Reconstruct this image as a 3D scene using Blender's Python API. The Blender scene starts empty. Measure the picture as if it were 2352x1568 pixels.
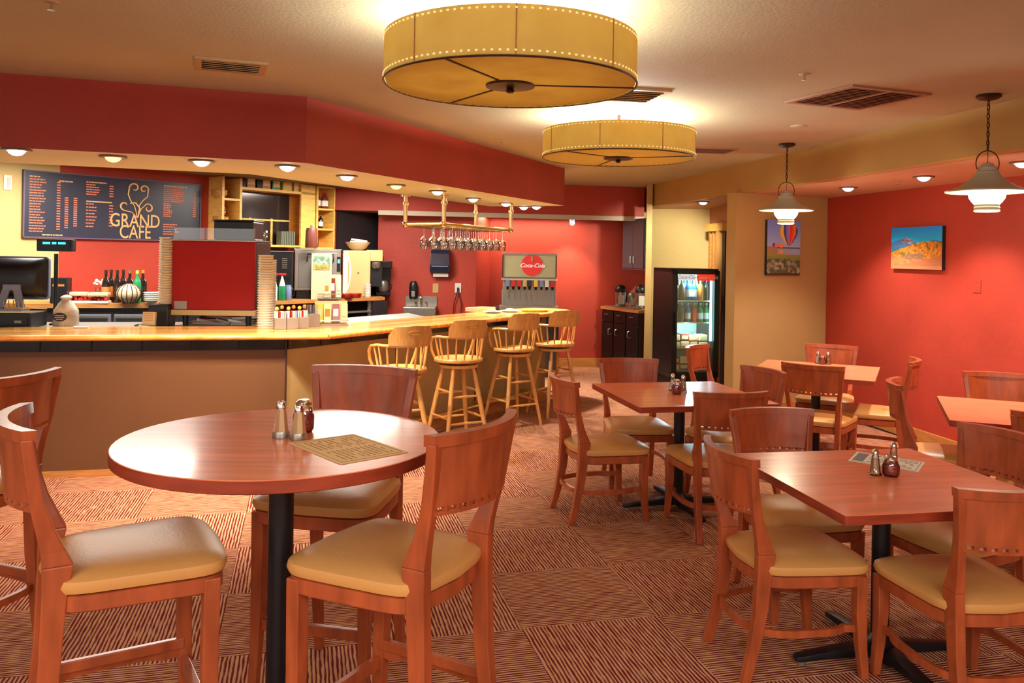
import bpy, bmesh, math, random
from mathutils import Vector, Matrix
random.seed(7)
sc = bpy.context.scene
COL = sc.collection
PI = math.pi
EYE = 1.645
F, CX, CY, RO = 1913.0, 1176.0, 583.0, 0.0175

# ---------------------------------------------------------------- camera
cam = bpy.data.cameras.new('camera')
cam.sensor_width = 36
cam.lens = F / 2352 * 36
cam.shift_x = 0.0
cam.shift_y = -(784 - CY) / 2352
cam.clip_start = 0.05
co = bpy.data.objects.new('camera', cam)
COL.objects.link(co)
co.matrix_world = Matrix.Translation((0, 0, EYE)) @ Matrix.Rotation(PI/2, 4, 'X') @ Matrix.Rotation(RO, 4, 'Z')
sc.camera = co

# ---------------------------------------------------------------- world, exposure
w = bpy.data.worlds.new('world'); sc.world = w
w.use_nodes = True
bg = w.node_tree.nodes['Background']
bg.inputs[0].default_value = (1.0, 0.93, 0.84, 1)
bg.inputs[1].default_value = 1.0
vs = sc.view_settings
vs.view_transform = 'Standard'; vs.look = 'None'; vs.gamma = 1; vs.use_curve_mapping = False
vs.exposure = 0.35
try:
    sc.cycles.max_bounces = 6; sc.cycles.diffuse_bounces = 3; sc.cycles.glossy_bounces = 3
    sc.cycles.transmission_bounces = 6; sc.cycles.transparent_max_bounces = 8
    sc.cycles.caustics_reflective = False; sc.cycles.caustics_refractive = False
    sc.cycles.use_denoising = True
    sc.cycles.sample_clamp_indirect = 4
except Exception:
    pass

def area(name, loc, size, energy, color, rot=(0, 0, 0)):
    l = bpy.data.lights.new(name, 'AREA'); l.shape = 'RECTANGLE'; l.size, l.size_y = size
    l.energy = energy; l.color = color
    o = bpy.data.objects.new(name, l); COL.objects.link(o); o.location = loc; o.rotation_euler = rot
    return o
# added fill lights, unseen behind the camera, to brighten the room
area('room_fill_light', (1.6, -1.2, 2.55), (3.0, 1.6), 150, (1, .95, .87))
area('room_fill_light', (-2.2, -1.0, 2.55), (3.0, 1.6), 115, (1, .95, .87))
# hidden fill lights added to brighten the service area behind the soffit
area('service_fill_light', (-3.6, 7.3, 2.46), (1.6, .7), 88, (1, .93, .82), (0, 0, .25))
area('service_fill_light', (-1.7, 9.6, 2.46), (1.4, .7), 90, (1, .93, .82), (0, 0, 1.0))
area('service_fill_light', (0.2, 11.9, 2.16), (1.6, .2), 22, (1, .82, .6), (0, 0, .12))

def ray(px, py):
    x = (px-CX)/F; y = (py-CY)/F
    c, s = math.cos(RO), math.sin(RO)
    return c*x + s*y, -(-s*x + c*y)
def P(px, py, Y):
    dx, dz = ray(px, py)
    return Vector((dx*Y, Y, EYE + dz*Y))
def Pz(px, py, z):
    dx, dz = ray(px, py)
    Y = (z-EYE)/dz
    return Vector((dx*Y, Y, z))

# ---------------------------------------------------------------- materials
def lin(r, g, b):
    f = lambda c: (c/255/12.92) if c/255 <= 0.04045 else ((c/255+0.055)/1.055)**2.4
    return (f(r), f(g), f(b), 1)
def mat(name, col, rough=.6, metal=0, emis=None, estr=0, noise=None, bump=0, bscale=40, coat=0, trans=0, alpha=1, ior=1.45, grain=None, stretch=None, spec=.5):
    """noise=(scale, amount) darkens/brightens; grain=(scale, amount) a stretched wood figure"""
    m = bpy.data.materials.new(name); m.use_nodes = True
    nt = m.node_tree; N = nt.nodes; L = nt.links
    b = N['Principled BSDF']
    b.inputs['Base Color'].default_value = col
    b.inputs['Roughness'].default_value = rough
    b.inputs['Metallic'].default_value = metal
    b.inputs['IOR'].default_value = ior
    b.inputs['Specular IOR Level'].default_value = spec
    if coat:
        b.inputs['Coat Weight'].default_value = coat; b.inputs['Coat Roughness'].default_value = .12
    if trans: b.inputs['Transmission Weight'].default_value = trans
    if emis:
        b.inputs['Emission Color'].default_value = emis; b.inputs['Emission Strength'].default_value = estr
    sn = noise or grain
    if sn or bump:
        tc = N.new('ShaderNodeTexCoord'); mp = N.new('ShaderNodeMapping')
        L.new(tc.outputs['Object'], mp.inputs[0])
        if grain: mp.inputs['Scale'].default_value = stretch or (14, 1.6, 14)
    if sn:
        nz = N.new('ShaderNodeTexNoise'); nz.inputs['Scale'].default_value = sn[0]; nz.inputs['Detail'].default_value = 4
        L.new(mp.outputs[0], nz.inputs[0])
        mx = N.new('ShaderNodeMixRGB'); mx.blend_type = 'MIX'
        a = sn[1]
        mx.inputs[1].default_value = tuple(min(1, c*(1-a)) for c in col[:3]) + (1,)
        mx.inputs[2].default_value = tuple(min(1, c*(1+a)) for c in col[:3]) + (1,)
        rp = N.new('ShaderNodeMapRange'); rp.inputs[1].default_value = .3; rp.inputs[2].default_value = .7
        L.new(nz.outputs[0], rp.inputs[0]); L.new(rp.outputs[0], mx.inputs[0])
        L.new(mx.outputs[0], b.inputs['Base Color'])
    if bump:
        n2 = N.new('ShaderNodeTexNoise'); n2.inputs['Scale'].default_value = bscale; n2.inputs['Detail'].default_value = 3
        L.new(tc.outputs['Object'], n2.inputs[0])
        bp = N.new('ShaderNodeBump'); bp.inputs['Strength'].default_value = bump; bp.inputs['Distance'].default_value = .01
        L.new(n2.outputs[0], bp.inputs['Height']); L.new(bp.outputs[0], b.inputs['Normal'])
    return m
M = {}
M['ceiling'] = mat('ceiling_paint', lin(192, 184, 156), .8, noise=(1.2, .05), bump=.15, bscale=60)
M['red'] = mat('red_paint', lin(176, 60, 43), .55, noise=(1.5, .12), bump=.25, bscale=18)
M['tan'] = mat('tan_paint', lin(192, 160, 100), .6, noise=(1.3, .07), bump=.2, bscale=20)
M['cream'] = mat('cream_paint', lin(208, 180, 118), .6, noise=(1.3, .05), bump=.2, bscale=20)
M['cherry'] = mat('cherry_wood', lin(170, 80, 42), .36, grain=(3, .26), coat=.3, stretch=(7, 7, 1.6))
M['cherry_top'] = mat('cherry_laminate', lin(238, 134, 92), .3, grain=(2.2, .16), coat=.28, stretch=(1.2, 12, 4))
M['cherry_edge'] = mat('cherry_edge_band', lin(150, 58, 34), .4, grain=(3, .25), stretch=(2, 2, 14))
M['dark_groove'] = mat('groove_shadow_wood', lin(84, 24, 12), .5)
M['vinyl'] = mat('tan_vinyl', lin(216, 156, 88), .36, noise=(2, .05), bump=.08, bscale=90)
M['black'] = mat('black_metal', lin(20, 20, 24), .38, noise=(8, .2))
M['black_plastic'] = mat('black_plastic', lin(22, 22, 26), .35)
M['dark'] = mat('dark_paint', lin(42, 36, 40), .5, noise=(2, .15))
M['maple'] = mat('maple_wood', lin(222, 164, 90), .38, grain=(4, .18), coat=.3, stretch=(10, 10, 2))
M['bartop'] = mat('bar_plank', lin(222, 150, 66), .2, grain=(3, .3), coat=.6, stretch=(1.2, 12, 3))
M['bartop2'] = mat('bar_plank_light', lin(238, 176, 88), .2, grain=(3, .22), coat=.6, stretch=(1.2, 12, 3))
M['barpanel'] = mat('bar_brown_panel', lin(102, 64, 33), .5, noise=(1.6, .08))
M['barside'] = mat('bar_side_panel', lin(176, 148, 94), .55, noise=(3, .1))
M['tile'] = mat('black_glazed_tile', lin(26, 20, 22), .16, noise=(14, .7), coat=.3)
M['trimwood'] = mat('trim_wood', lin(190, 128, 66), .4, grain=(3, .2), stretch=(2, 2, 14))
M['shelfwood'] = mat('birch_plywood', lin(232, 186, 96), .42, grain=(3, .15), stretch=(2, 2, 10))
M['shelfin'] = mat('orange_ply', lin(214, 134, 56), .45, grain=(3, .15), stretch=(2, 2, 10))
M['steel'] = mat('brushed_steel', lin(176, 170, 160), .3, metal=.9, noise=(30, .08))
M['steel2'] = mat('satin_steel', lin(150, 146, 140), .42, metal=.7)
M['chrome'] = mat('chrome', lin(225, 222, 215), .12, metal=1)
M['brass'] = mat('polished_brass', lin(236, 202, 138), .22, metal=1)
M['bronze'] = mat('dark_bronze', lin(70, 44, 34), .4, metal=.5)
M['white'] = mat('white_plastic', lin(225, 220, 208), .5)
M['paperw'] = mat('white_paper', lin(246, 240, 228), .7)
M['cupw'] = mat('paper_cup', lin(212, 204, 186), .6)
M['shadegrey'] = mat('enamel_grey', lin(186, 184, 164), .4)
M['shadein'] = mat('enamel_cream', lin(238, 220, 180), .4)
M['vent'] = mat('vent_enamel', lin(184, 152, 108), .5)
M['ventdark'] = mat('vent_dark', lin(58, 44, 34), .7)
M['grille'] = mat('return_grille', lin(168, 126, 100), .7)
M['redgloss'] = mat('red_enamel', lin(158, 16, 14), .5, spec=.3)
M['chalk'] = mat('chalkboard', lin(44, 48, 66), .35, spec=.6)
M['menuink'] = mat('menu_orange_print', lin(222, 120, 84), .6)
M['menugold'] = mat('menu_gold_print', lin(226, 178, 120), .5)
M['kraft'] = mat('kraft_paper', lin(248, 214, 156), .75)
M['ink'] = mat('dark_ink', lin(186, 138, 86), .7)
M['greyink'] = mat('grey_ink', lin(132, 128, 134), .7)
M['glassm'] = mat('clear_glass', (1, 1, 1, 1), .02, trans=1, ior=1.3)
M['flakes'] = mat('chilli_flakes', lin(156, 52, 34), .7, noise=(120, .7))
M['salt'] = mat('brown_pepper', lin(196, 146, 98), .7, noise=(150, .3))
M['orange'] = mat('orange_plastic', lin(230, 120, 40), .4)
M['blue'] = mat('blue_drink', lin(30, 110, 200), .3)
M['green'] = mat('green_drink', lin(30, 130, 80), .3)
M['brown'] = mat('brown_drink', lin(96, 52, 34), .3)
M['yellow'] = mat('yellow_pack', lin(232, 190, 70), .5)
M['redp'] = mat('red_plastic', lin(200, 34, 30), .4)
M['cream_pack'] = mat('cream_pack', lin(214, 190, 150), .6)
M['bottlegl'] = mat('dark_bottle_glass', lin(34, 22, 20), .12, coat=.5)
M['amber'] = mat('amber_syrup', lin(122, 48, 30), .15, coat=.5)
M['bluegrey'] = mat('blue_grey_plastic', lin(120, 134, 170), .4)
M['mirror'] = mat('mirror_glass', lin(90, 84, 84), .12, metal=.8)
M['beige'] = mat('beige_enamel', lin(198, 170, 116), .4)
def glass_thin(name, col=(1, 1, 1, 1), a=.12, rough=.05):
    m = bpy.data.materials.new(name); m.use_nodes = True
    nt = m.node_tree; N = nt.nodes; L = nt.links
    N.remove(N['Principled BSDF'])
    t = N.new('ShaderNodeBsdfTransparent'); t.inputs[0].default_value = col
    g = N.new('ShaderNodeBsdfGlossy'); g.inputs['Roughness'].default_value = rough
    mx = N.new('ShaderNodeMixShader')
    fr = N.new('ShaderNodeFresnel'); fr.inputs[0].default_value = 1.45
    ad = N.new('ShaderNodeMath'); ad.operation = 'ADD'; ad.inputs[1].default_value = a
    L.new(fr.outputs[0], ad.inputs[0]); L.new(ad.outputs[0], mx.inputs[0])
    L.new(t.outputs[0], mx.inputs[1]); L.new(g.outputs[0], mx.inputs[2])
    L.new(mx.outputs[0], N['Material Output'].inputs[0])
    return m
M['glass'] = glass_thin('thin_glass', a=.06)
M['stemglass'] = glass_thin('stemware_glass', col=(.93, .93, .93, 1), a=.3)
def emit(name, col, s):
    m = bpy.data.materials.new(name); m.use_nodes = True
    b = m.node_tree.nodes['Principled BSDF']
    b.inputs['Base Color'].default_value = col
    b.inputs['Emission Color'].default_value = col; b.inputs['Emission Strength'].default_value = s
    return m
M['bulbw'] = emit('lamp_lens_white', (1, .95, .85, 1), 14)
M['bulbp'] = emit('lamp_lens_pink', (1, .62, .66, 1), 12)
M['bulbo'] = emit('lamp_lens_dim', (1, .45, .2, 1), 2.2)
M['globe'] = emit('opal_globe', (1, .93, .76, 1), 5)
M['led'] = emit('fridge_led', (.35, .85, 1, 1), 5)
M['vfd'] = emit('display_glow', (.05, .75, 1, 1), 2.2)
def shade_mat():
    m = bpy.data.materials.new('parchment_shade'); m.use_nodes = True
    nt = m.node_tree; N = nt.nodes; L = nt.links
    N.remove(N['Principled BSDF'])
    tc = N.new('ShaderNodeTexCoord'); nz = N.new('ShaderNodeTexNoise'); nz.inputs['Scale'].default_value = 9; nz.inputs['Detail'].default_value = 5
    L.new(tc.outputs['Object'], nz.inputs[0])
    mx = N.new('ShaderNodeMixRGB'); mx.inputs[1].default_value = lin(214, 186, 104); mx.inputs[2].default_value = lin(232, 212, 142)
    L.new(nz.outputs[0], mx.inputs[0])
    d = N.new('ShaderNodeBsdfDiffuse'); t = N.new('ShaderNodeBsdfTranslucent')
    L.new(mx.outputs[0], d.inputs[0]); L.new(mx.outputs[0], t.inputs[0])
    ms = N.new('ShaderNodeMixShader'); ms.inputs[0].default_value = .17
    L.new(d.outputs[0], ms.inputs[1]); L.new(t.outputs[0], ms.inputs[2])
    L.new(ms.outputs[0], N['Material Output'].inputs[0])
    return m
M['shade'] = shade_mat()
def carpet():
    m = bpy.data.materials.new('striped_carpet'); m.use_nodes = True
    nt = m.node_tree; N = nt.nodes; L = nt.links
    b = N['Principled BSDF']; b.inputs['Roughness'].default_value = .95; b.inputs['Specular IOR Level'].default_value = .1
    tc = N.new('ShaderNodeTexCoord'); oi = N.new('ShaderNodeObjectInfo')
    ofs = N.new('ShaderNodeVectorMath'); ofs.operation = 'MULTIPLY_ADD'
    cv = N.new('ShaderNodeCombineXYZ')
    for i in range(3): L.new(oi.outputs['Random'], cv.inputs[i])
    ofs.inputs[1].default_value = (37, 53, 0)
    L.new(cv.outputs[0], ofs.inputs[0]); L.new(tc.outputs['Object'], ofs.inputs[2])
    # wobble of the stripe
    mp = N.new('ShaderNodeMapping'); mp.inputs['Scale'].default_value = (7, 34, 1)
    L.new(ofs.outputs[0], mp.inputs[0])
    nz = N.new('ShaderNodeTexNoise'); nz.inputs['Scale'].default_value = 1; nz.inputs['Detail'].default_value = 2
    L.new(mp.outputs[0], nz.inputs[0])
    sx = N.new('ShaderNodeSeparateXYZ'); L.new(tc.outputs['Object'], sx.inputs[0])
    ph = N.new('ShaderNodeMath'); ph.operation = 'MULTIPLY'; ph.inputs[1].default_value = 2*PI/.0165
    L.new(sx.outputs[1], ph.inputs[0])
    wb = N.new('ShaderNodeMath'); wb.operation = 'MULTIPLY_ADD'; wb.inputs[1].default_value = 5
    L.new(nz.outputs[0], wb.inputs[0]); L.new(ph.outputs[0], wb.inputs[2])
    sn = N.new('ShaderNodeMath'); sn.operation = 'SINE'; L.new(wb.outputs[0], sn.inputs[0])
    mp2 = N.new('ShaderNodeMapping'); mp2.inputs['Scale'].default_value = (11, 70, 1)
    L.new(ofs.outputs[0], mp2.inputs[0])
    n2 = N.new('ShaderNodeTexNoise'); n2.inputs['Scale'].default_value = 1; n2.inputs['Detail'].default_value = 2
    L.new(mp2.outputs[0], n2.inputs[0])
    n2s = N.new('ShaderNodeMath'); n2s.operation = 'MULTIPLY_ADD'; n2s.inputs[1].default_value = 3.4; n2s.inputs[2].default_value = -1.75
    L.new(n2.outputs[0], n2s.inputs[0])
    ad = N.new('ShaderNodeMath'); ad.operation = 'ADD'; L.new(sn.outputs[0], ad.inputs[0]); L.new(n2s.outputs[0], ad.inputs[1])
    mr = N.new('ShaderNodeMapRange'); mr.inputs[1].default_value = -.65; mr.inputs[2].default_value = .35
    L.new(ad.outputs[0], mr.inputs[0])
    n3 = N.new('ShaderNodeTexNoise'); n3.inputs['Scale'].default_value = 6; L.new(ofs.outputs[0], n3.inputs[0])
    c1 = N.new('ShaderNodeMixRGB'); c1.inputs[1].default_value = lin(112, 28, 22); c1.inputs[2].default_value = lin(122, 30, 42)
    L.new(n3.outputs[0], c1.inputs[0])
    c2 = N.new('ShaderNodeMixRGB'); c2.inputs[1].default_value = lin(212, 153, 106); c2.inputs[2].default_value = lin(208, 165, 130)
    L.new(n3.outputs[0], c2.inputs[0])
    mx = N.new('ShaderNodeMixRGB'); L.new(mr.outputs[0], mx.inputs[0]); L.new(c1.outputs[0], mx.inputs[1]); L.new(c2.outputs[0], mx.inputs[2])
    L.new(mx.outputs[0], b.inputs['Base Color'])
    bp = N.new('ShaderNodeBump'); bp.inputs['Strength'].default_value = .5; bp.inputs['Distance'].default_value = .004
    L.new(sn.outputs[0], bp.inputs['Height']); L.new(bp.outputs[0], b.inputs['Normal'])
    return m
M['carpet'] = carpet()
def attr_mat(name, rough=.5):
    m = bpy.data.materials.new(name); m.use_nodes = True
    a = m.node_tree.nodes.new('ShaderNodeVertexColor'); a.layer_name = 'Col'
    b = m.node_tree.nodes['Principled BSDF']; b.inputs['Roughness'].default_value = rough
    m.node_tree.links.new(a.outputs[0], b.inputs['Base Color'])
    return m
M['print'] = attr_mat('printed_canvas', .5)
M['print_gloss'] = attr_mat('printed_wrapper', .35)

# ---------------------------------------------------------------- mesh helpers
class MB:
    def __init__(s): s.b = bmesh.new()
    def box(s, c, d, rz=0, rx=0, ry=0, taper=None):
        r = Matrix.Translation(c) @ Matrix.Rotation(rz, 4, 'Z') @ Matrix.Rotation(ry, 4, 'Y') @ Matrix.Rotation(rx, 4, 'X')
        vs_ = []
        for z in (-1, 1):
            k = taper if (taper and z == 1) else 1
            for x, y in ((-1, -1), (1, -1), (1, 1), (-1, 1)):
                vs_.append(s.b.verts.new(r @ Vector((x*d[0]/2*k, y*d[1]/2*k, z*d[2]/2))))
        for f in ((3, 2, 1, 0), (4, 5, 6, 7), (0, 1, 5, 4), (1, 2, 6, 5), (2, 3, 7, 6), (3, 0, 4, 7)):
            s.b.faces.new([vs_[i] for i in f])
        return s
    def loft(s, rings, cap=True, closed=True):
        R = [[s.b.verts.new(p) for p in r] for r in rings]
        n = len(R[0])
        for a, b in zip(R, R[1:]):
            for i in range(n if closed else n-1):
                j = (i+1) % n
                s.b.faces.new((a[i], a[j], b[j], b[i]))
        if cap and closed:
            s.b.faces.new(list(reversed(R[0]))); s.b.faces.new(R[-1])
        return s
    def prism(s, poly, z0, z1):
        return s.loft([[Vector((p[0], p[1], z0)) for p in poly], [Vector((p[0], p[1], z1)) for p in poly]])
    def lathe(s, prof, c=(0, 0, 0), seg=20, cap=True):
        c = Vector(c)
        return s.loft([[c + Vector((r*math.cos(2*PI*i/seg), r*math.sin(2*PI*i/seg), z)) for i in range(seg)] for r, z in prof], cap)
    def tube(s, pts, r, seg=8, closed=False, rad=None, flat=None):
        """round tube along pts; flat=(w,h) gives a rectangular section with h kept vertical"""
        pts = [Vector(p) for p in pts]; n = len(pts); rings = []
        prev = None
        for i, p in enumerate(pts):
            a = pts[(i-1) % n] if (closed or i > 0) else p
            b = pts[(i+1) % n] if (closed or i < n-1) else p
            t = (b-a).normalized()
            if flat:
                x = t.cross(Vector((0, 0, 1)))
                if x.length < 1e-4: x = Vector((1, 0, 0))
                x.normalize(); y = x.cross(t).normalized()
                w_, h_ = flat
                rings.append([p + x*u*w_/2 + y*v*h_/2 for u, v in ((-1, -1), (1, -1), (1, 1), (-1, 1))])
                continue
            if prev is None:
                up = Vector((0, 0, 1)) if abs(t.z) < .9 else Vector((1, 0, 0))
            else: up = prev
            x = t.cross(up).normalized(); y = x.cross(t).normalized(); prev = y
            rr = rad[i] if rad else r
            rings.append([p + x*math.cos(2*PI*k/seg)*rr + y*math.sin(2*PI*k/seg)*rr for k in range(seg)])
        if closed: rings.append(rings[0])
        if closed:
            R = [[s.b.verts.new(q) for q in rg] for rg in rings[:-1]]
            m_ = len(R)
            for a in range(m_):
                A, B = R[a], R[(a+1) % m_]
                k = len(A)
                for i in range(k): s.b.faces.new((A[i], A[(i+1) % k], B[(i+1) % k], B[i]))
            return s
        return s.loft(rings)
    def cyl(s, a, b, r, r2=None, seg=12):
        return s.tube([a, b], r, seg, rad=[r, r if r2 is None else r2])
    def ball(s, c, r, sc_=(1, 1, 1), seg=12, n=7):
        c = Vector(c)
        rings = []
        for i in range(n):
            a = -PI/2 + PI*(i+.5)/n
            rings.append([c + Vector((r*sc_[0]*math.cos(a)*math.cos(2*PI*k/seg), r*sc_[1]*math.cos(a)*math.sin(2*PI*k/seg), r*sc_[2]*math.sin(a))) for k in range(seg)])
        return s.loft(rings)
    def quad(s, a, b, c, d):
        s.b.faces.new([s.b.verts.new(p) for p in (a, b, c, d)]); return s
    def build(s, name, m, parent=None, smooth=False, bevel=0, mw=None):
        bmesh.ops.recalc_face_normals(s.b, faces=s.b.faces)
        if bevel:
            es = [e for e in s.b.edges if len(e.link_faces) == 2 and e.calc_face_angle(0) > .6]
            if es: bmesh.ops.bevel(s.b, geom=es, offset=bevel, segments=2, affect='EDGES', profile=.6)
        me = bpy.data.meshes.new(name)
        s.b.to_mesh(me); s.b.free()
        if smooth:
            me.polygons.foreach_set('use_smooth', [True]*len(me.polygons))
            try: me.set_sharp_from_angle(angle=.7)
            except Exception: pass
        me.materials.append(M[m] if isinstance(m, str) else m)
        o = bpy.data.objects.new(name, me); COL.objects.link(o)
        if parent is not None: o.parent = parent
        if mw is not None: o.matrix_basis = mw
        return o
def tag(o, label=None, cat=None, group=None, kind=None):
    if label: o['label'] = label
    if cat: o['category'] = cat
    if group: o['group'] = group
    if kind: o['kind'] = kind
    return o
def thing(name, label, cat, loc=(0, 0, 0), rz=0, group=None):
    o = bpy.data.objects.new(name, None); o.empty_display_size = .1
    COL.objects.link(o); o.location = loc; o.rotation_euler = (0, 0, rz)
    return tag(o, label, cat, group)
def struct(o): o['kind'] = 'structure'; return o
def kids(o): return [c for c in bpy.data.objects if c.parent is o]
def dup(o, loc=None, rz=None, label=None, group=None, parent=None, ks=None):
    c = o.copy(); COL.objects.link(c)
    if parent is not None: c.parent = parent
    if loc is not None: c.location = loc
    if rz is not None: c.rotation_euler = (0, 0, rz)
    if label: c['label'] = label
    if group: c['group'] = group
    for k in (ks if ks is not None else KIDS(o)): dup(k, parent=c)
    return c
_kc = {}
def KIDS(o):
    if o.name not in _kc: _kc[o.name] = kids(o)
    return _kc[o.name]
def lamp(name, loc, energy, color, parent=None, kind='POINT', size=.05, angle=90, blend=.6, rot=(0, 0, 0)):
    l = bpy.data.lights.new(name, kind); l.energy = energy; l.color = color
    l.shadow_soft_size = size
    if kind == 'SPOT': l.spot_size = math.radians(angle); l.spot_blend = blend
    o = bpy.data.objects.new(name, l); COL.objects.link(o); o.location = loc; o.rotation_euler = rot
    if parent is not None: o.parent = parent
    return o
def text(name, s, size, m, loc, rot, parent=None, shear=0, ext=.0008, align='CENTER', sx=1, bold=0):
    c = bpy.data.curves.new(name, 'FONT'); c.body = s; c.size = size; c.shear = shear; c.extrude = ext
    c.align_x = align; c.align_y = 'CENTER'; c.offset = bold; c.resolution_u = 4
    o = bpy.data.objects.new(name, c); COL.objects.link(o)
    bpy.context.view_layer.update()
    dg = bpy.context.evaluated_depsgraph_get()
    me = bpy.data.meshes.new_from_object(o.evaluated_get(dg))
    bpy.data.objects.remove(o); bpy.data.curves.remove(c)
    me.materials.clear(); me.materials.append(M[m] if isinstance(m, str) else m)
    me.name = name
    o = bpy.data.objects.new(name, me); COL.objects.link(o)
    o.location = loc; o.rotation_euler = rot; o.scale = (sx, 1, 1)
    if parent is not None: o.parent = parent
    return o
def canvas(name, W, H, nx, nz, fn, parent, m='print', y=0):
    """vertical printed sheet in the local xz plane, facing -y, coloured by fn(u,v)"""
    b = bmesh.new(); lay = b.loops.layers.float_color.new('Col')
    V = [[b.verts.new((-W/2+W*i/nx, y, H*j/nz)) for i in range(nx+1)] for j in range(nz+1)]
    for j in range(nz):
        for i in range(nx):
            f = b.faces.new((V[j][i], V[j][i+1], V[j+1][i+1], V[j+1][i]))
            c = lin(*fn((i+.5)/nx, (j+.5)/nz))
            for l in f.loops: l[lay] = c
    me = bpy.data.meshes.new(name); b.to_mesh(me); b.free(); me.materials.append(M[m])
    o = bpy.data.objects.new(name, me); COL.objects.link(o); o.parent = parent
    return o
def arc(cx, cy, r, a0, a1, n, z=0, ry=None):
    ry = r if ry is None else ry
    return [(cx+r*math.cos(a0+(a1-a0)*i/n), cy+ry*math.sin(a0+(a1-a0)*i/n), z) for i in range(n+1)]
def V2(a): return Vector((a[0], a[1], 0))
def offset(pts, ds):
    """offset an open polyline to its right-hand side by ds[i] per segment"""
    L_ = []
    for (a, b), d in zip(zip(pts, pts[1:]), ds):
        t = (V2(b)-V2(a)).normalized(); n = Vector((t.y, -t.x, 0))
        L_.append((V2(a)+n*d, t))
    out = [L_[0][0]]
    for (p, t), (q, u) in zip(L_, L_[1:]):
        den = t.x*u.y - t.y*u.x
        k = ((q.x-p.x)*u.y - (q.y-p.y)*u.x)/den
        out.append(p + t*k)
    p, t = L_[-1]
    out.append(p + t*(V2(pts[-1])-V2(pts[-2])).length)
    return [(v.x, v.y) for v in out]
def wall(name, a, b, z0, z1, m, th=.12, side=1):
    """a slab between a and b whose visible face runs through a-b; thickness goes to the left (side=1) of a->b"""
    t = (V2(b)-V2(a)).normalized(); n = Vector((-t.y, t.x, 0))*th*side
    A, B = V2(a), V2(b)
    o = MB().prism([(A.x, A.y), (B.x, B.y), (B.x+n.x, B.y+n.y), (A.x+n.x, A.y+n.y)], z0, z1).build(name, m)
    return struct(o)
# ================================================================ ROOM
ZC, ZB, ZS, ZI, ZL = 2.62, 2.32, 2.2, 2.48, 2.19      # main ceiling, beam, soffit, inner ceiling, low ceiling
U = Vector((math.cos(.19), math.sin(.19), 0)); Vv = Vector((-U.y, U.x, 0))     # axes of the dining room
# floor: backing slab + carpet tiles laid quarter-turned
fl = struct(MB().box((0, 6, -.06), (24, 26, .1)).build('floor', mat('carpet_backing', lin(70, 34, 26), .9)))
T = .64; TA = math.radians(14)
tu = Vector((math.cos(TA), math.sin(TA), 0)); tv = Vector((-tu.y, tu.x, 0)); t0 = Vector((.693, 3.816, 0))
tile_me = None; cand = []; extra = []
for i in range(-24, 24):
    for j in range(-8, 24):
        c = t0 + tu*(i-.5)*T + tv*(j+.5)*T
        if c.y < -1.5 or c.y > 12.6 or c.x < -6.5: continue
        # skip the service side of the bar and what lies beyond the walls
        if c.y > 6.28+.236*(c.x+1.69)+.5 and c.x < -1.7: continue
        if (c.x+1.69)*.838-(c.y-6.28)*.546 < -.5 and -1.9 < c.x < .3: continue
        if c.x*.985+c.y*.17 > 5.2: continue
        (cand if c.y > 1.2 and abs(c.x)/c.y < .70 else extra).append((c.length, i, j, c))
cand.sort(key=lambda q: q[0])
extra += cand[296:]
for _, i, j, c in cand[:296]:
    if tile_me is None:
        o = MB().box((0, 0, -.005), (T-.002, T-.002, .01)).build('carpet_tile', 'carpet', fl); tile_me = o.data
    else:
        o = bpy.data.objects.new('carpet_tile', tile_me); COL.objects.link(o); o.parent = fl
    o.location = (c.x, c.y, 0)
    o.rotation_euler = (0, 0, TA + (PI/2 if (i+j) % 2 else 0) + (PI if random.random() < .5 else 0))

for k in (0, 1):                                                     # the rest of the floor, out of the first view: two joined fields
    b = MB(); a = TA + k*PI/2; ca_, sa_ = math.cos(a), math.sin(a)
    for _, i, j, c in extra:
        if (i+j) % 2 == k: b.box((c.x*ca_+c.y*sa_, -c.x*sa_+c.y*ca_, -.005), (T-.002, T-.002, .01))
    o = b.build('carpet_field', 'carpet', fl); o.rotation_euler = (0, 0, a); o['kind'] = 'stuff'
# lines in plan
S = [(-6.5, 3.43), (-1.32, 5.29), (.58, 9.42)]                     # outer foot of the red soffit
SI = offset(S, [-1.02, -.93])
W1a, W1b = (-8.2, 3.19), (-1.80, 12.0)                               # menu wall
def w1(px):                                                          # point of the menu wall under photo column px
    X = (px-CX)/F
    Y = (8.0+1.376*4.70)/(1-1.376*X); return Vector((X*Y, Y, 0))
w1t = (w1(890)-w1(52)).normalized(); w1n = Vector((w1t.y, -w1t.x, 0))    # n points into the room
F0, F1 = (-2.42, 11.1), (1.86, 11.78)                                # red fascia in front of the low ceiling
BEAM0, BEAM1 = (1.86, 11.50), (4.55, -4.0)                           # tan beam
# main ceiling
struct(MB().prism([(-9, -4.5), (7, -4.5), (7, 13.5), (-9, 13.5)], ZC, ZC+.1).build('ceiling', 'ceiling'))
# soffit over the bar
so = MB().prism(S + list(reversed(SI)), ZS, ZC)
soff = struct(so.build('wall_soffit', 'red'))
soff.data.materials.append(mat('soffit_underside_paint', lin(226, 230, 208), .6, noise=(1.5, .04)))
for f in soff.data.polygons:
    if f.normal.z < -.9: f.material_index = 1
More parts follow.
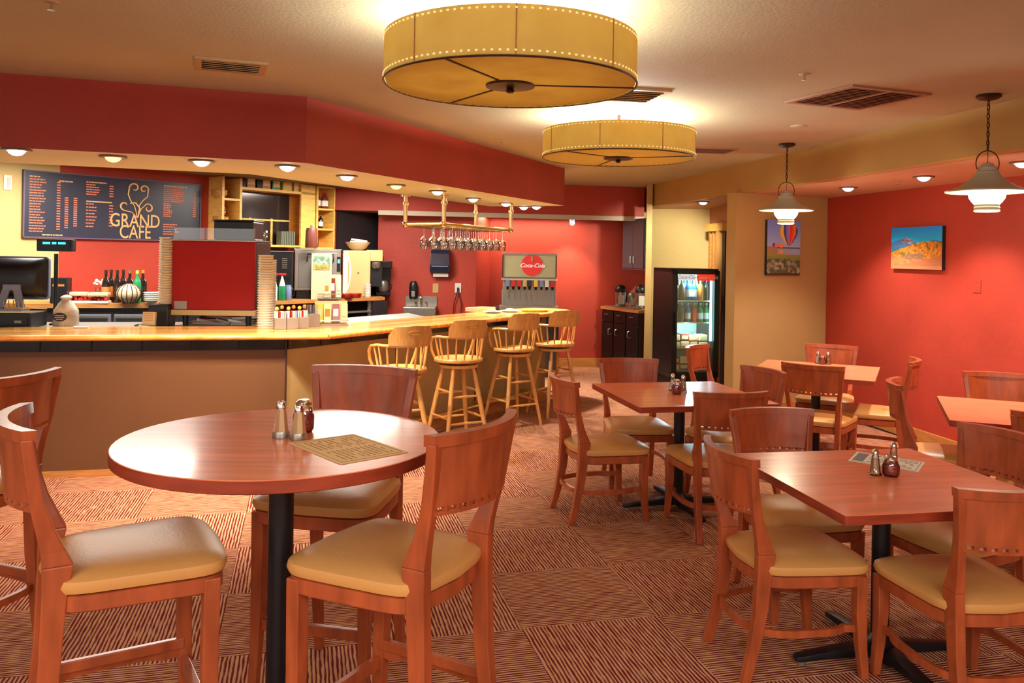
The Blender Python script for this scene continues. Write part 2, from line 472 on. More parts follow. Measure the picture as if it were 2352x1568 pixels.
# inner ceiling over the service area, low ceiling beyond the fascia
a = offset(S, [-1.0, -.91])
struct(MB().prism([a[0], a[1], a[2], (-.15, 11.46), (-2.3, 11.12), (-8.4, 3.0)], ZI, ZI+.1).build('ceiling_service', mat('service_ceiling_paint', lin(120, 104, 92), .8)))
struct(MB().prism([(F0[0]-.1, F0[1]), (F1[0], F1[1]), (2.3, 12.6), (-1.9, 12.3)], ZL, ZL+.08).build('ceiling_low', mat('low_ceiling_paint', lin(196, 186, 164), .7)))
wall('wall_fascia', F0, F1, ZL, ZC, 'red', .1)
tr_ = V2(F1)-V2(F0); tr_.normalize(); tn_ = Vector((tr_.y, -tr_.x, 0))*.012
wall('lit_ceiling_strip', tuple(V2(F0)+tr_*.62+tn_)[:2], tuple(V2(F1)+tn_)[:2], ZL-.05, ZL+.012, mat('lit_strip_tone', lin(206, 196, 170), .6), .09)  # added strip, pale like the lit underside of the low ceiling
# menu wall: cream on the left, red, then the dark panel
c0 = w1(135)
wall('wall_left', W1a, (c0.x, c0.y), 0, ZC, 'cream', .12)
wall('wall_menu', (c0.x, c0.y), tuple(w1(900))[:2], 0, ZC, 'red', .12)
d0, d1 = w1(771)+w1n*.03, w1(888)+w1n*.03
struct(MB().prism([tuple(d0)[:2], tuple(d1)[:2], tuple(d1-w1n*.03)[:2], tuple(d0-w1n*.03)[:2]], 0, ZL-.01).build('wall_dark_panel', 'dark'))
# back wall with the projecting part that carries the towel dispenser
wall('wall_towel', (-1.86, 11.55), (-.497, 11.60), 0, ZL, 'red', .5)
struct(MB().prism([(-.497, 11.60), (-.30, 12.2), (-.6, 12.3), (-.6, 11.62)], 0, ZL).build('wall_return', 'red'))
wall('wall_back', (-.6, 12.10), (2.5, 12.46), 0, ZC, 'red', .12)
t = (Vector((2.5, 12.46, 0))-Vector((-.3, 12.13, 0))).normalized()
wall('baseboard_back', (.35, 12.195), (1.36, 12.31), 0, .13, 'trimwood', .03, -1)
# tan beam, pillar 1, tan wall, alcove
wall('wall_beam', BEAM0, BEAM1, ZB, ZC, 'tan', .09, 1)
struct(MB().prism([(1.80, 11.2), (1.878, 11.2), (1.886, 11.3), (1.81, 11.3)], 0, ZC).build('wall_pillar', 'tan'))
struct(MB().prism([(1.96, 11.6), (4.65, -4.0), (8, -4.0), (7, 10), (3.4, 13), (1.96, 13)], ZB, ZB+.1).build('ceiling_alcove', mat('alcove_ceiling_paint', lin(206, 164, 132), .8)))
wall('wall_tan', (2.30, 8.585), (3.47, 9.18), 0, ZB, 'tan', .135, 1)
wall('wall_right', (3.47, 9.18), (5.75, -4.0), 0, ZB, 'red', .12, 1)
rt = (Vector((5.75, -4, 0))-Vector((3.47, 9.18, 0))).normalized(); rn = Vector((rt.y, -rt.x, 0))    # rn points into the room
q0 = Vector((3.47, 9.18, 0))
wall('baseboard_right', tuple(q0)[:2], tuple(q0+rt*9)[:2], 0, .11, 'trimwood', .02, -1)
wall('baseboard_tan', (2.30, 8.585), (3.46, 9.175), 0, .11, 'trimwood', .02, -1)
# passage behind: cream wall, door
wall('wall_cream', (1.95, 11.92), (2.75, 11.62), 0, ZB, 'cream', .1)
wall('wall_passage', (2.75, 11.62), (2.72, 10.3), 0, ZB, mat('passage_paint', lin(190, 120, 80), .6), .1)
dr = thing('door_1', None, None); dr['kind'] = 'structure'
A = P(1629, 600, 11.2); A.z = 0; B = P(1668, 600, 10.6); B.z = 0
dt = (B-A).normalized(); ang = math.atan2(dt.y, dt.x); L_ = (B-A).length
dr.location = A; dr.rotation_euler = (0, 0, ang)
n = 7
for i in range(n):
    MB().box((L_*.66*(i+.5)/n, -.02*(i % 2), 1.0), (L_*.66/n*.8, .03, 1.96)).build('door_slat', 'trimwood', dr)
MB().box((L_*.74, -.03, 1.0), (.06, .07, 2.0)).build('door_jamb', mat('oak_jamb', lin(206, 150, 88), .4), dr)
MB().box((L_*.5, -.03, 2.04), (L_*1.05, .07, .1)).build('door_header', 'shelfwood', dr)
MB().box((L_*.9, 0, 1.0), (.1, .03, 1.96)).build('door_leaf', 'dark', dr)
MB().box((L_*.88, -.06, 1.05), (.03, .05, .22)).build('door_handle', 'steel', dr)

# ================================================================ BAR
BO = [(-4.6, 5.594), (-1.69, 6.28), (.40, 9.47)]
bar = thing('bar_counter', 'long angled bar counter faced with plain brown panels below the wooden top', 'counter')
BI = offset(BO, [-.14, -.14])
def half(i, z0, z1, o_, n_): # one straight run of a band between two offsets
    a = offset(BO, o_); b = offset(BO, n_)
    return MB().prism([a[i], a[i+1], b[i+1], b[i]], z0, z1)
half(0, .0, .985, [0, 0], [-.14, -.14]).build('front_panel', 'barpanel', bar)
half(1, .0, .985, [0, 0], [-.14, -.14]).build('side_panel', 'barside', bar)
half(0, 0, .045, [.015, .015], [0, 0]).build('kick_strip', 'trimwood', bar)
half(1, 0, .09, [.015, .015], [0, 0]).build('kick_strip', 'trimwood', bar)
cc = offset(BO, [.006, .006])[1]
MB().box((cc[0], cc[1]-.004, .49), (.012, .012, .96)).build('corner_bead', 'bronze', bar)
# glazed tile band under the top
d = (V2(BO[1])-V2(BO[0])); Lf = d.length; d.normalize(); nn = Vector((d.y, -d.x, 0)); af = math.atan2(d.y, d.x)
tw = .335; k = 0; tme = None
while (k+1)*tw < Lf - .3:
    c = V2(BO[1]) - d*((k+.5)*tw - .0) + nn*.009
    if tme is None:
        o = MB().box((0, 0, 0), (tw-.008, .018, .082)).build('tile', 'tile', bar, bevel=.003); tme = o.data
    else:
        o = bpy.data.objects.new('tile', tme); COL.objects.link(o); o.parent = bar
    o.location = (c.x, c.y, .938); o.rotation_euler = (0, 0, af); k += 1
half(0, .893, .98, [.006, .006], [0, 0]).build('grout_strip', 'dark', bar)
d2 = (V2(BO[2])-V2(BO[1])); Ls = d2.length; d2.normalize(); n2 = Vector((d2.y, -d2.x, 0)); as_ = math.atan2(d2.y, d2.x)
for k in range(11):
    c = V2(BO[1]) + d2*((k+.5)*tw) + n2*.009
    o = bpy.data.objects.new('tile', tme); COL.objects.link(o); o.parent = bar
    o.location = (c.x, c.y, .938); o.rotation_euler = (0, 0, as_)
# seams between the side panels
for s_ in (1.25, 2.45):
    c = V2(BO[1])+d2*s_+n2*.004
    MB().box((c.x, c.y, .48), (.012, .008, .8), rz=as_).build('panel_seam', 'bronze', bar)
# end wall of the bar
e0, e1 = V2(BO[2]), V2(BI[2]); 
MB().prism([tuple(e0)[:2], tuple(e0-n2*.5)[:2], tuple(e0-n2*.5-d2*.14)[:2], tuple(e0-d2*.14)[:2]], 0, .985).build('end_panel', 'barside', bar)
# brass foot rail on brackets along the stool side
fr = [V2(BO[1])+d2*s_+n2*.17+Vector((0, 0, .17)) for s_ in (.35, Ls-.25)]
MB().cyl(fr[0], fr[1], .021, seg=14).build('foot_rail', 'brass', bar, True)
for s_ in (.6, 1.5, 2.4, 3.3):
    c = V2(BO[1])+d2*s_
    MB().cyl(c+Vector((0, 0, .17)), c+n2*.17+Vector((0, 0, .17)), .013).ball(c+n2*.17+Vector((0, 0, .17)), .03).build('rail_bracket', 'brass', bar, True)
# the wooden top: planks running along both arms
top = thing('plank_countertop', 'glossy honey coloured plank bar top running along both arms of the counter', 'countertop')
nb = 5
for i in (0, 1):
    for k in range(nb):
        o_ = [.10 - k*.138, .28 - k*.118]; n_ = [o_[0]-.136, o_[1]-.116]
        half(i, .985, 1.02, o_, n_).build('plank', 'bartop' if k % 2 else 'bartop2', top)
    a = offset(BO, [.105, .285]); 
    p0, p1 = V2(a[i]), V2(a[i+1])
    MB().tube([p0+Vector((0, 0, 1.0)), p1+Vector((0, 0, 1.0))], .021, 10).build('rounded_nosing', 'bartop', top, True)
a = offset(BO, [.28, .28]); b_ = offset(BO, [-.31, -.31])
pa, pb = V2(a[2]), V2(b_[2]); pm = (pa+pb)/2; rr = (pa-pb).length/2
half_disc = [tuple(pm + n2*math.cos(t_)*rr + d2*math.sin(t_)*rr*.8)[:2] for t_ in [PI*i/14 for i in range(15)]]
MB().prism(half_disc, .985, 1.02).build('rounded_end', 'bartop2', top)
MB().tube([Vector((p[0], p[1], 1.0)) for p in half_disc], .021, 10).build('rounded_nosing', 'bartop', top, True)
# service worktop right behind it
wo = offset(BO, [-.64, -.36]); wi = offset(BO, [-1.25, -.9])
work = MB().prism([wo[0], wo[1], tuple(V2(wo[1])+d2*1.6)[:2], tuple(V2(wi[1])+d2*1.6)[:2], wi[1], wi[0]], .965, 1.0).build('service_worktop', 'steel2')
tag(work, 'steel service worktop tucked behind the bar top under the machines', 'worktop')
wb = MB().prism([offset(BO, [-.72, -.44])[0], offset(BO, [-.72, -.44])[1], tuple(V2(offset(BO, [-.72, -.44])[1])+d2*1.5)[:2], tuple(V2(offset(BO, [-1.2, -.86])[1])+d2*1.5)[:2], offset(BO, [-1.2, -.86])[1], offset(BO, [-1.2, -.86])[0]], 0, .965).build('service_cabinet', 'dark')
tag(wb, 'dark cabinet carrying the steel service worktop behind the bar', 'cabinet')

# ================================================================ CEILING FITTINGS
SPOT_GAIN = 3.0
def downlight(px, py, z, kind, label, group, power=0, color=(1, .85, .65), tilt=(0, 0), angle=95, rim='steel2', size=.045):
    c = Pz(px, py, z)
    t = thing('ceiling_downlight', label, 'downlight', c, 0, group)
    MB().lathe([(.051, 0), (.078, -.002), (.082, -.008), (.078, -.012), (.053, -.012), (.051, -.004)], seg=20, cap=False).build('trim_ring', rim, t, True)
    MB().lathe([(.046, -.001), (.047, -.010), (.040, -.024), (.022, -.036), (.001, -.040)], seg=18).build('lamp_lens', kind, t, True)  # lens domed outward so its glow takes the size of the glare
    if power:
        lamp('lamp_light', (0, 0, -.08), power*SPOT_GAIN, color, t, 'SPOT', size, angle, .75, (tilt[0], tilt[1], .15 if tilt[0] > 1 else 0))
    return t
G = 'recessed downlights in the underside of the red soffit'
WARM = (1, .93, .8)
for (px, py, k_, lab, pw, cl, tl) in [
    (38, 342, 'bulbp', 'pinkish glowing downlight in the soffit at the far left, nearest the menu board end', 34, (1, .72, .6), (.15, 0)),
    (260, 358, 'bulbo', 'dim orange downlight in the soffit above the menu board', 14, (1, .6, .35), (.4, 0)),
    (463, 368, 'bulbw', 'white downlight in the soffit above the red espresso machine', 46, WARM, (.35, 0)),
    (660, 380, 'bulbw', 'white downlight just left of the soffit corner', 46, WARM, (.2, 0)),
    (797, 403, 'bulbp', 'pinkish downlight just right of the soffit corner', 34, (1, .74, .6), (.2, 0)),
    (910, 424, 'bulbo', 'dim orange downlight above the nearest bar stool', 12, WARM, (.0, 0)),
    (1005, 438, 'bulbw', 'white downlight beside the front post of the glass rack', 34, WARM, (0, 0)),
    (1087, 455, 'bulbw', 'white downlight over the middle of the glass rack', 34, WARM, (0, 0)),
    (1162, 466, 'bulbw', 'small downlight above the far end of the glass rack', 40, WARM, (0, 0)),
    (1203, 474, 'bulbw', 'downlight near the soffit end, left one of the last close pair', 44, WARM, (0, 0)),
    (1232, 473, 'bulbw', 'downlight nearest the soffit end, right one of the last close pair', 44, WARM, (0, 0))]:
    downlight(px, py, ZS, k_, lab, G, pw, cl, tl)
G = 'recessed downlights in the alcove ceiling along the red wall'
for (px, py, lab, pw) in [(1948, 430, 'pink glowing downlight over the far corner of the red dining wall', 30),
                          (2122, 405, 'pink glowing downlight in front of the mountain picture', 34),
                          (2349, 372, 'pink glowing downlight at the right edge behind the near pendant', 34)]:
    downlight(px, py, ZB, 'bulbp', lab, G, pw, (1, .86, .78), (0, 0), 115)
c = Pz(2349, 372, ZB)
t = downlight(1615, 463, ZB, 'bulbw', 'white downlight in the passage ceiling above the drinks fridge', None, 42, (1, .95, .72), (1.08, 0), 80)
t = thing('track_spotlight', 'small black spotlight hanging from the low ceiling by the far red wall', 'spotlight', P(1314, 505, 11.85))
t.location.z = ZL
MB().cyl((0, 0, 0), (0, 0, -.05), .01).build('stem', 'black_plastic', t)
MB().cyl((0, .04, -.05), (0, -.05, -.09), .03, .04).build('lamp_head', 'black_plastic', t, True)
MB().cyl((0, -.05, -.09), (0, -.056, -.093), .034).build('lamp_lens', 'bulbw', t)
lamp('lamp_light', (0, -.02, -.12), 60, (1, .8, .55), t, 'SPOT', .04, 80, .7, (.35, 0, 0))

def vent(loc, rz, W, D, label, slats, dark=False, m='vent', core=None):
    t = thing('ceiling_vent', label, 'vent', loc, rz)
    f = .035
    for (x, y, a, b) in ((0, -D/2+f/2, W, f), (0, D/2-f/2, W, f), (-W/2+f/2, 0, f, D-2*f), (W/2-f/2, 0, f, D-2*f)):
        MB().box((x, y, -.006), (a, b, .012)).build('frame_bar', m, t)
    MB().box((0, 0, -.001), (W-2*f, D-2*f, .002)).build('backing', core or 'ventdark', t)
    for i in range(slats):
        y = -D/2+f+(D-2*f)*(i+.5)/slats
        MB().box((0, y, -.008), (W-2*f, (D-2*f)/slats*.62, .003), rx=.5).build('slat', m, t)
    return t
c = Pz(530, 150, ZC); vent(c, .36, .36, .30, 'tan ceiling vent with open dark slots left of the big drum lamp', 5)
c = Pz(1440, 217, ZC); vent(c, .2, .42, .40, 'tan louvred ceiling vent partly hidden behind the big drum lamp', 6, core='vent')
ga, gb, gc, gd = [Pz(px, py, ZC) for px, py in ((1815, 233), (1962, 193), (2110, 213), (1985, 250))]
print('grille', ga, gb, gc, gd)
GR = math.atan2((gd-ga).y, (gd-ga).x); GW = (gd-ga).length; GD = (gb-ga).length
c = (ga+gb+gc+gd)/4; vg = vent(c, GR, GW, GD, 'large brown return air grille on the ceiling near the pendants', 14, m='grille', core='grille')
MB().box((0, 0, -.008), (.02, .56, .012)).build('divider', 'vent', vg)
c = Pz(1620, 344, ZC); vent(c, .1, .5, .35, 'flat brown ceiling vent behind the smaller drum lamp', 4, m='grille', core='grille')
def sprinkler(px, py, z, label):
    t = thing('ceiling_sprinkler', label, 'sprinkler', Pz(px, py, z)); t.scale = (.7, .7, .7)
    MB().lathe([(.04, 0), (.038, -.006), (.012, -.01)], seg=16).build('escutcheon', 'vent', t, True)
    MB().cyl((0, 0, -.008), (0, 0, -.045), .008).build('nozzle', 'chrome', t)
    MB().lathe([(.022, -.045), (.022, -.049)], seg=10).build('deflector', 'chrome', t)
sprinkler(1848, 170, ZC, 'small sprinkler head on the main ceiling above the return grille')
sprinkler(2062, 414, ZB, 'white sprinkler head between two pink downlights of the alcove')
sprinkler(118, 4, ZC, 'small sprinkler head at the top left edge of the ceiling')
sprinkler(1152, 318, ZC, 'tiny sprinkler head on the ceiling between drum lamp and soffit')
def cplate(px, py, lab):
    o = MB().lathe([(.06, 0), (.06, -.005), (.055, -.008)], seg=20).build('cover_plate', 'ceiling', None, True); o.location = Pz(px, py, ZC)
    tag(o, lab, 'cover plate')
cplate(1835, 289, 'round blank cover plate on the ceiling left of the far pendant')

# drum lamps
def drum(loc, R, H_, label, rot):
    t = thing('drum_ceiling_lamp', label, 'ceiling lamp', loc, rot)
    n = 8
    for i in range(n):
        a0, a1 = 2*PI*i/n+.004, 2*PI*(i+1)/n-.004
        A = [(x, y) for x, y, _ in arc(0, 0, R, a0, a1, 10)]; B = [(x, y) for x, y, _ in arc(0, 0, R-.004, a0, a1, 10)]
        b = MB()
        b.loft([[Vector((p[0], p[1], z)) for p in A] + [Vector((p[0], p[1], z)) for p in reversed(B)] for z in (0, H_)])
        b.build('side_panel', 'shade', t, True)
        a = a1+.004
        MB().box((R*math.cos(a), R*math.sin(a), H_/2), (.005, .004, H_), rz=a).build('seam', 'bronze' if i == 0 else 'trimwood', t)
    for i in range(3):
        a0, a1 = 2*PI*i/3, 2*PI*(i+1)/3
        b = MB()
        pts = [(x, y) for x, y, _ in arc(0, 0, R-.006, a0+.006, a1-.006, 24)] + [(x, y) for x, y, _ in arc(0, 0, .08, a1-.03, a0+.03, 6)]
        b.prism(pts, .006, .009).build('bottom_panel', 'shade', t)
        a = a0
        MB().box(((R+.08)/2*math.cos(a), (R+.08)/2*math.sin(a), .004), (R-.08, .007, .006), rz=a).build('bottom_seam', 'bronze', t)
    MB().tube(arc(0, 0, R, 0, 2*PI, 72, .002)[:-1], .0045, 6, True).build('rim_cord', 'bronze', t, True)
    b = MB()
    for z in (.022, H_-.014):
        for i in range(116):
            a = 2*PI*i/116
            b.box((math.cos(a)*(R+.002), math.sin(a)*(R+.002), z), (.004, .0075, .0055), rz=a)
    o = b.build('lacing_stitches', mat('glowing_lacing', lin(255, 226, 160), .4, emis=(1, .8, .4, 1), estr=.5), t); o['kind'] = 'stuff'  # stitches glow by themselves in place of light from inside the drum
    MB().lathe([(.012, -.03), (.02, -.022), (.012, -.012), (.1, -.006), (.102, 0), (.1, .004)], seg=28).build('hub_disc', 'bronze', t, True)
    MB().cyl((0, 0, 0), (0, 0, ZC-loc[2]), .012).build('stem', 'bronze', t)
    for i in range(3):
        a = 2*PI*i/3+1
        c = Vector((math.cos(a)*R*.45, math.sin(a)*R*.45, H_*.5))
        MB().ball(c, .035).build('bulb', 'bulbw', t, True)
        lamp('bulb_light', (c.x, c.y, c.z+.05), DRUM_W, (1, .95, .84), t, size=.04)
    return t
DRUM_W = 26
c = P(1172, 187, 3.42); drum((c.x, 3.42, 2.335), .515, .185, 'large parchment drum ceiling lamp nearest the camera', 0.04)
c = P(1420, 365, 5.78); drum((c.x, 5.78, 2.32), .525, .185, 'second parchment drum ceiling lamp farther back over the aisle', -.35)

# pendants
def pendant(px, py, drop, label):
    loc = Pz(px, py, ZC); t = thing('pendant_lamp', label, 'pendant lamp', loc)
    MB().lathe([(.002, 0), (.066, -.002), (.068, -.014), (.05, -.026), (.012, -.034)], seg=24).build('canopy', 'bronze', t, True)
    L_ = -drop+.12+.34
    b = MB(); z0, z1 = -.034, -(ZC-2.30)+.0; n = int((z0-z1)/.026)
    for i in range(n):
        z = z0-(z0-z1)*(i+.5)/n
        q = [(0.0075*math.cos(a), 0, z+.0165*math.sin(a)) if i % 2 else (0, 0.0075*math.cos(a), z+.0165*math.sin(a)) for a in [2*PI*k/8 for k in range(8)]]
        b.tube(q, .0028, 5, True)
    b.tube([(.004, 0, z0), (.006, .003, (z0+z1)/2), (0, 0, -.42)], .0022, 5)
    o = b.build('chain', 'bronze', t, True); o['kind'] = 'stuff'
    zt = 2.06-ZC
    MB().tube([(.068*math.cos(a), 0, zt+.16+.075*math.sin(a)) for a in [-.5+(PI+1)*k/16 for k in range(17)]], .0032, 6).build('bail_wire', 'bronze', t, True)
    MB().lathe([(.008, zt+.165), (.03, zt+.16), (.036, zt+.145), (.05, zt+.14), (.052, zt+.118), (.062, zt+.112), (.064, zt+.1)], seg=24).build('neck_cap', 'shadegrey', t, True)
    prof = [(.064, .1), (.078, .082), (.105, .056), (.145, .030), (.19, .010), (.224, 0), (.223, -.004)]
    MB().lathe([(r, zt+z) for r, z in prof], seg=36, cap=False).build('shade', 'shadegrey', t, True)
    MB().lathe([(r-.003, zt+z-.004) for r, z in prof], seg=36, cap=False).build('shade_lining', 'shadein', t, True)
    MB().lathe([(.05, zt+.05), (.085, zt+.02), (.098, zt-.01), (.094, zt-.04), (.078, zt-.065), (.066, zt-.078)], seg=24).build('glass_globe', 'globe', t, True)
    MB().lathe([(.06, zt-.078), (.067, zt-.08), (.064, zt-.09), (.069, zt-.098), (.065, zt-.108), (.07, zt-.116), (.06, zt-.122)], seg=24).build('bottom_collar', 'shadegrey', t, True)
    lamp('bulb_light', (0, 0, zt-.17), 14, (1, .85, .6), t, size=.09)
    lamp('bulb_light', (.11, 0, zt-.03), 3, (1, .85, .6), t, size=.02)
    return t
pendant(1808, 330, 0, 'far grey metal lantern pendant lamp hanging before the balloon picture')
pendant(2271, 218, 0, 'near grey metal lantern pendant lamp hanging at the right edge')
# ================================================================ CHAIRS
def outline(zs, n=44):
    """rounded seat outline: wide bowed front (+y), narrower bowed rear"""
    pts = []
    for i in range(n):
        a = 2*PI*i/n
        c, s = math.cos(a), math.sin(a)
        e = .33
        x = math.copysign(abs(c)**e, c); y = math.copysign(abs(s)**e, s)
        y2 = y*.228 - .004
        w_ = .2475 - (.228-y2)*.085
        if y < 0: y2 -= .022*(1-abs(x))
        else: y2 += .012*(1-abs(x))
        pts.append((x*w_*zs, y2*zs))
    return pts
def make_chair(name, label, cat, seat, top, group, crest_w=.212):
    t = thing(name, label, cat, (0, 0, 0), 0, group)
    ro_ = outline(1)
    rings = []
    for k, z in ((.90, seat-.052), (.975, seat-.046), (1.0, seat-.03), (.985, seat-.014), (.9, seat-.002), (.7, seat+.008), (.4, seat+.012), (.08, seat+.013)):
        rings.append([Vector((x*k, y*k, z)) for x, y in ro_])
    MB().loft(rings).build('seat_cushion', 'vinyl', t, True)
    rings = [[Vector((x*k, y*k, z)) for x, y in ro_] for k, z in ((.93, seat-.10), (.955, seat-.095), (.955, seat-.054), (.93, seat-.052))]
    rings += [[Vector((x*.86, y*.86, z)) for x, y in ro_] for z in (seat-.052, seat-.10)]
    MB().loft(rings+[rings[0]], cap=False).build('seat_frame', 'cherry', t, True)
    def leg(p, r0, r1, name_='leg'):
        rg = []
        for (x, y, z), (a, b_) in p:
            rg.append([Vector((x-a/2, y-b_/2, z)), Vector((x+a/2, y-b_/2, z)), Vector((x+a/2, y+b_/2, z)), Vector((x-a/2, y+b_/2, z))])
        MB().loft(rg).build(name_, 'cherry', t, False, bevel=.004)
    low = seat-.06
    for s in (-1, 1):
        # front leg: straight upper part, slight sabre sweep at the foot
        leg([((s*.212, .19, 0), (.03, .032)), ((s*.206, .178, low*.3), (.036, .038)), ((s*.203, .17, low*.62), (.044, .045)), ((s*.203, .172, low), (.046, .046))], 0, 0)
        leg([((s*.178, -.295, 0), (.032, .036)), ((s*.174, -.262, low*.3), (.035, .042)), ((s*.17, -.234, low*.65), (.037, .052)), ((s*.17, -.222, low), (.038, .06)), ((s*.171, -.214, seat+.03), (.038, .075))], 0, 0)
        h = top-seat
        leg([((s*.171, -.214, seat+.03), (.038, .075)), ((s*.173, -.226, seat+.07), (.034, .06)), ((s*.18, -.246, seat+.13), (.031, .044)), ((s*.19, -.266, seat+h*.52), (.030, .036)), ((s*.202, -.282, seat+h*.78), (.03, .032)), ((s*.212, -.292, top-.018), (.03, .03))], 0, 0, 'back_post')
    # curved crest panel between the posts
    def bow(x, w_): return -.066*(1-(x/w_)**2)
    def panel(z0, z1, th, nm, m='cherry', lip=0, w0=.19, w1_=.205, n=12):
        rg = []
        for i in range(n+1):
            u = -1+2*i/n
            q = []
            for z, wd in ((z0, w0), (z1, w1_)):
                x = u*wd; yb = -.272-(z-(seat+.25))*.09 + bow(u, 1)
                q.append((x, yb, z))
            (xa, ya, za), (xb, yb, zb) = q
            rg.append([Vector((xa, ya-th/2-lip, za)), Vector((xa, ya+th/2, za)), Vector((xb, yb+th/2, zb)), Vector((xb, yb-th/2-lip, zb))])
        MB().loft(rg).build(nm, m, t, True)
    panel(top-.192, top-.022, .018, 'backrest_panel', w0=.198, w1_=.208)
    panel(top-.026, top+.006, .034, 'crest_rail', w0=.222, w1_=.226, n=16)
    panel(top-.216, top-.203, .018, 'lower_rail', w0=.194, w1_=.196)
    b = MB()
    for i in range(12):
        u = -.94+1.88*i/11
        b.box((u*.197, -.272-(top-.195-seat-.25)*.09+bow(u, 1), top-.1975), (.019, .016, .015))
    o = b.build('peg_row', 'cherry', t); o['kind'] = 'stuff'
    # hooped stretcher
    zz = seat*.42 if seat < .6 else .33
    hoop = []
    for i in range(41):
        a = PI*.2-1.4*PI*i/40; c, s = math.cos(a), math.sin(a)
        x = math.copysign(abs(c)**.62, c)*.218; y = math.copysign(abs(s)**.62, s)*(.165 if s > 0 else .262) - .01
        hoop.append((x, y, zz))
    hoop = [(.2, .17, zz)] + hoop + [(-.2, .17, zz)]
    MB().tube(hoop, .01, flat=(.018, .028)).build('hoop_stretcher', 'cherry', t, True)
    if seat > .6:
        MB().box((0, .172, .30), (.39, .022, .04)).build('footrest_bar', 'cherry', t, bevel=.003)
        for s in (-1, 1): MB().box((s*.19, -.03, .36), (.02, .40, .034)).build('side_bar', 'cherry', t, bevel=.003)
    return t
def put(proto, x, y, face, label, first):
    f = math.radians(face-90)
    if first: proto.location = (x, y, 0); proto.rotation_euler = (0, 0, f); proto['label'] = label; return proto
    return dup(proto, (x, y, 0), f, label)
GC = 'cherry dining chairs around the square tables'
pc = make_chair('dining_chair', 'x', 'chair', .462, .868, GC)
for i, (x, y, a, lab) in enumerate([
    (.623, 5.334, 16, 'cherry chair at the left side of the middle square table, seat fully open to view'),
    (.91, 5.96, -86, 'cherry chair behind the middle square table, facing the camera, the fridge behind it'),
    (1.50, 5.70, 203, 'cherry chair at the right of the middle square table, back seen slanting'),
    (1.24, 5.10, 98, 'cherry chair on the near side of the middle square table, back to the camera'),
    (1.19, 3.455, 10, 'cherry chair at the left side of the near square table, facing right'),
    (1.386, 3.97, -81, 'cherry chair behind the near square table, facing the camera'),
    (1.98, 3.71, 200, 'cherry chair at the right side of the near square table, cut by the frame edge'),
    (1.71, 3.16, 98, 'cherry chair on the near side of the near square table, at the right bottom corner'),
    (1.87, 7.09, -35, 'bright orange lit cherry chair left of the farthest table, against the tan wall'),
    (2.76, 7.26, -118, 'bright orange lit cherry chair behind the farthest table, before the wall corner'),
    (2.88, 6.66, 154, 'cherry chair right of the farthest table, its back seen edge-on against the red wall'),
    (2.38, 6.36, 57, 'cherry chair on the near side of the farthest table, its back to the camera'),
    (2.76, 5.22, -25, 'cherry chair left of the right edge table, back seen edge-on, before the red wall'),
    (3.31, 5.53, -110, 'cherry chair behind the right edge table, close to the red wall'),
    (2.95, 4.55, 67, 'dark sliver of a cherry chair before the right edge table, cut by the frame')]):
    put(pc, x, y, a, lab, i == 0)
GS = 'tall cherry bar chairs around the round tables'
ps = make_chair('bar_height_chair', 'x', 'chair', .768, 1.165, GS)
for i, (x, y, a, lab) in enumerate([
    (-1.097, 2.47, 31, 'tall cherry bar chair at the left of the round table, nearest the left edge'),
    (-.656, 3.125, -102, 'tall cherry bar chair behind the round table, facing the camera'),
    (-.352, 2.49, 152, 'tall cherry bar chair right of the round table, its curved back in the centre foreground'),
    (-2.115, 3.15, 160, 'tall cherry bar chair turned away at the left edge, behind the nearest one')]):
    put(ps, x, y, a, lab, i == 0)

# ================================================================ TABLES
def pedestal(t, h, a=.38, r=.036):
    MB().cyl((0, 0, .05), (0, 0, h), r, seg=20).build('column', 'black', t, True)
    MB().box((0, 0, h-.008), (.3, .3, .016)).build('top_plate', 'black', t)
    MB().lathe([(.06, .03), (.06, .075), (.045, .09), (.036, .11)], seg=20).build('base_hub', 'black', t, True)
    for k in range(4):
        b = MB(); c, s = math.cos(k*PI/2), math.sin(k*PI/2)
        rg = []
        for d_, z, w_, h_ in ((.02, .05, .07, .05), (.15, .045, .062, .038), (.3, .036, .052, .026), (a-.02, .03, .05, .022), (a, .028, .036, .018)):
            rg.append([Vector((c*d_-s*u, s*d_+c*u, z+v)) for u, v in ((-w_/2, -h_/2), (w_/2, -h_/2), (w_/2, h_/2), (-w_/2, h_/2))])
        b.loft(rg).build('base_foot', 'black', t, True, bevel=.004)
        MB().cyl((c*(a-.03), s*(a-.03), 0), (c*(a-.03), s*(a-.03), .02), .016).build('glide', 'steel2', t)
def square_table(x, y, rz, label, S_=.915, h=.75, arms=0):
    t = thing('square_table', label, 'table', (x, y, 0), rz, 'square cherry pedestal tables')
    r = .012; hs = S_/2
    pts = []
    for cx_, cy_, a0 in ((hs-r, hs-r, 0), (-hs+r, hs-r, PI/2), (-hs+r, -hs+r, PI), (hs-r, -hs+r, 3*PI/2)):
        pts += [(p[0], p[1]) for p in arc(cx_, cy_, r, a0, a0+PI/2, 4)]
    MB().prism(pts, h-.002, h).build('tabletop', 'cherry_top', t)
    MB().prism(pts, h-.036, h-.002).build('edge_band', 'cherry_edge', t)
    pedestal(t, h-.036)
    return t
TB = square_table(1.12, 5.48, math.radians(12.5), 'middle square cherry table with condiments, between the bar stools and near table')
TC = square_table(1.548, 3.446, math.radians(10.5), 'near square cherry table with a white menu slip at the lower right')
TD = square_table(3.09, 4.95, math.radians(-23), 'square cherry table cut by the right edge, bare top')
TA_ = square_table(2.49, 6.77, math.radians(-26), 'farthest square cherry table by the tan wall below the balloon picture')
t = thing('round_table', 'round high cherry pub table in the left foreground', 'table', (-.693, 2.55, 0), 0)
R_ = .481
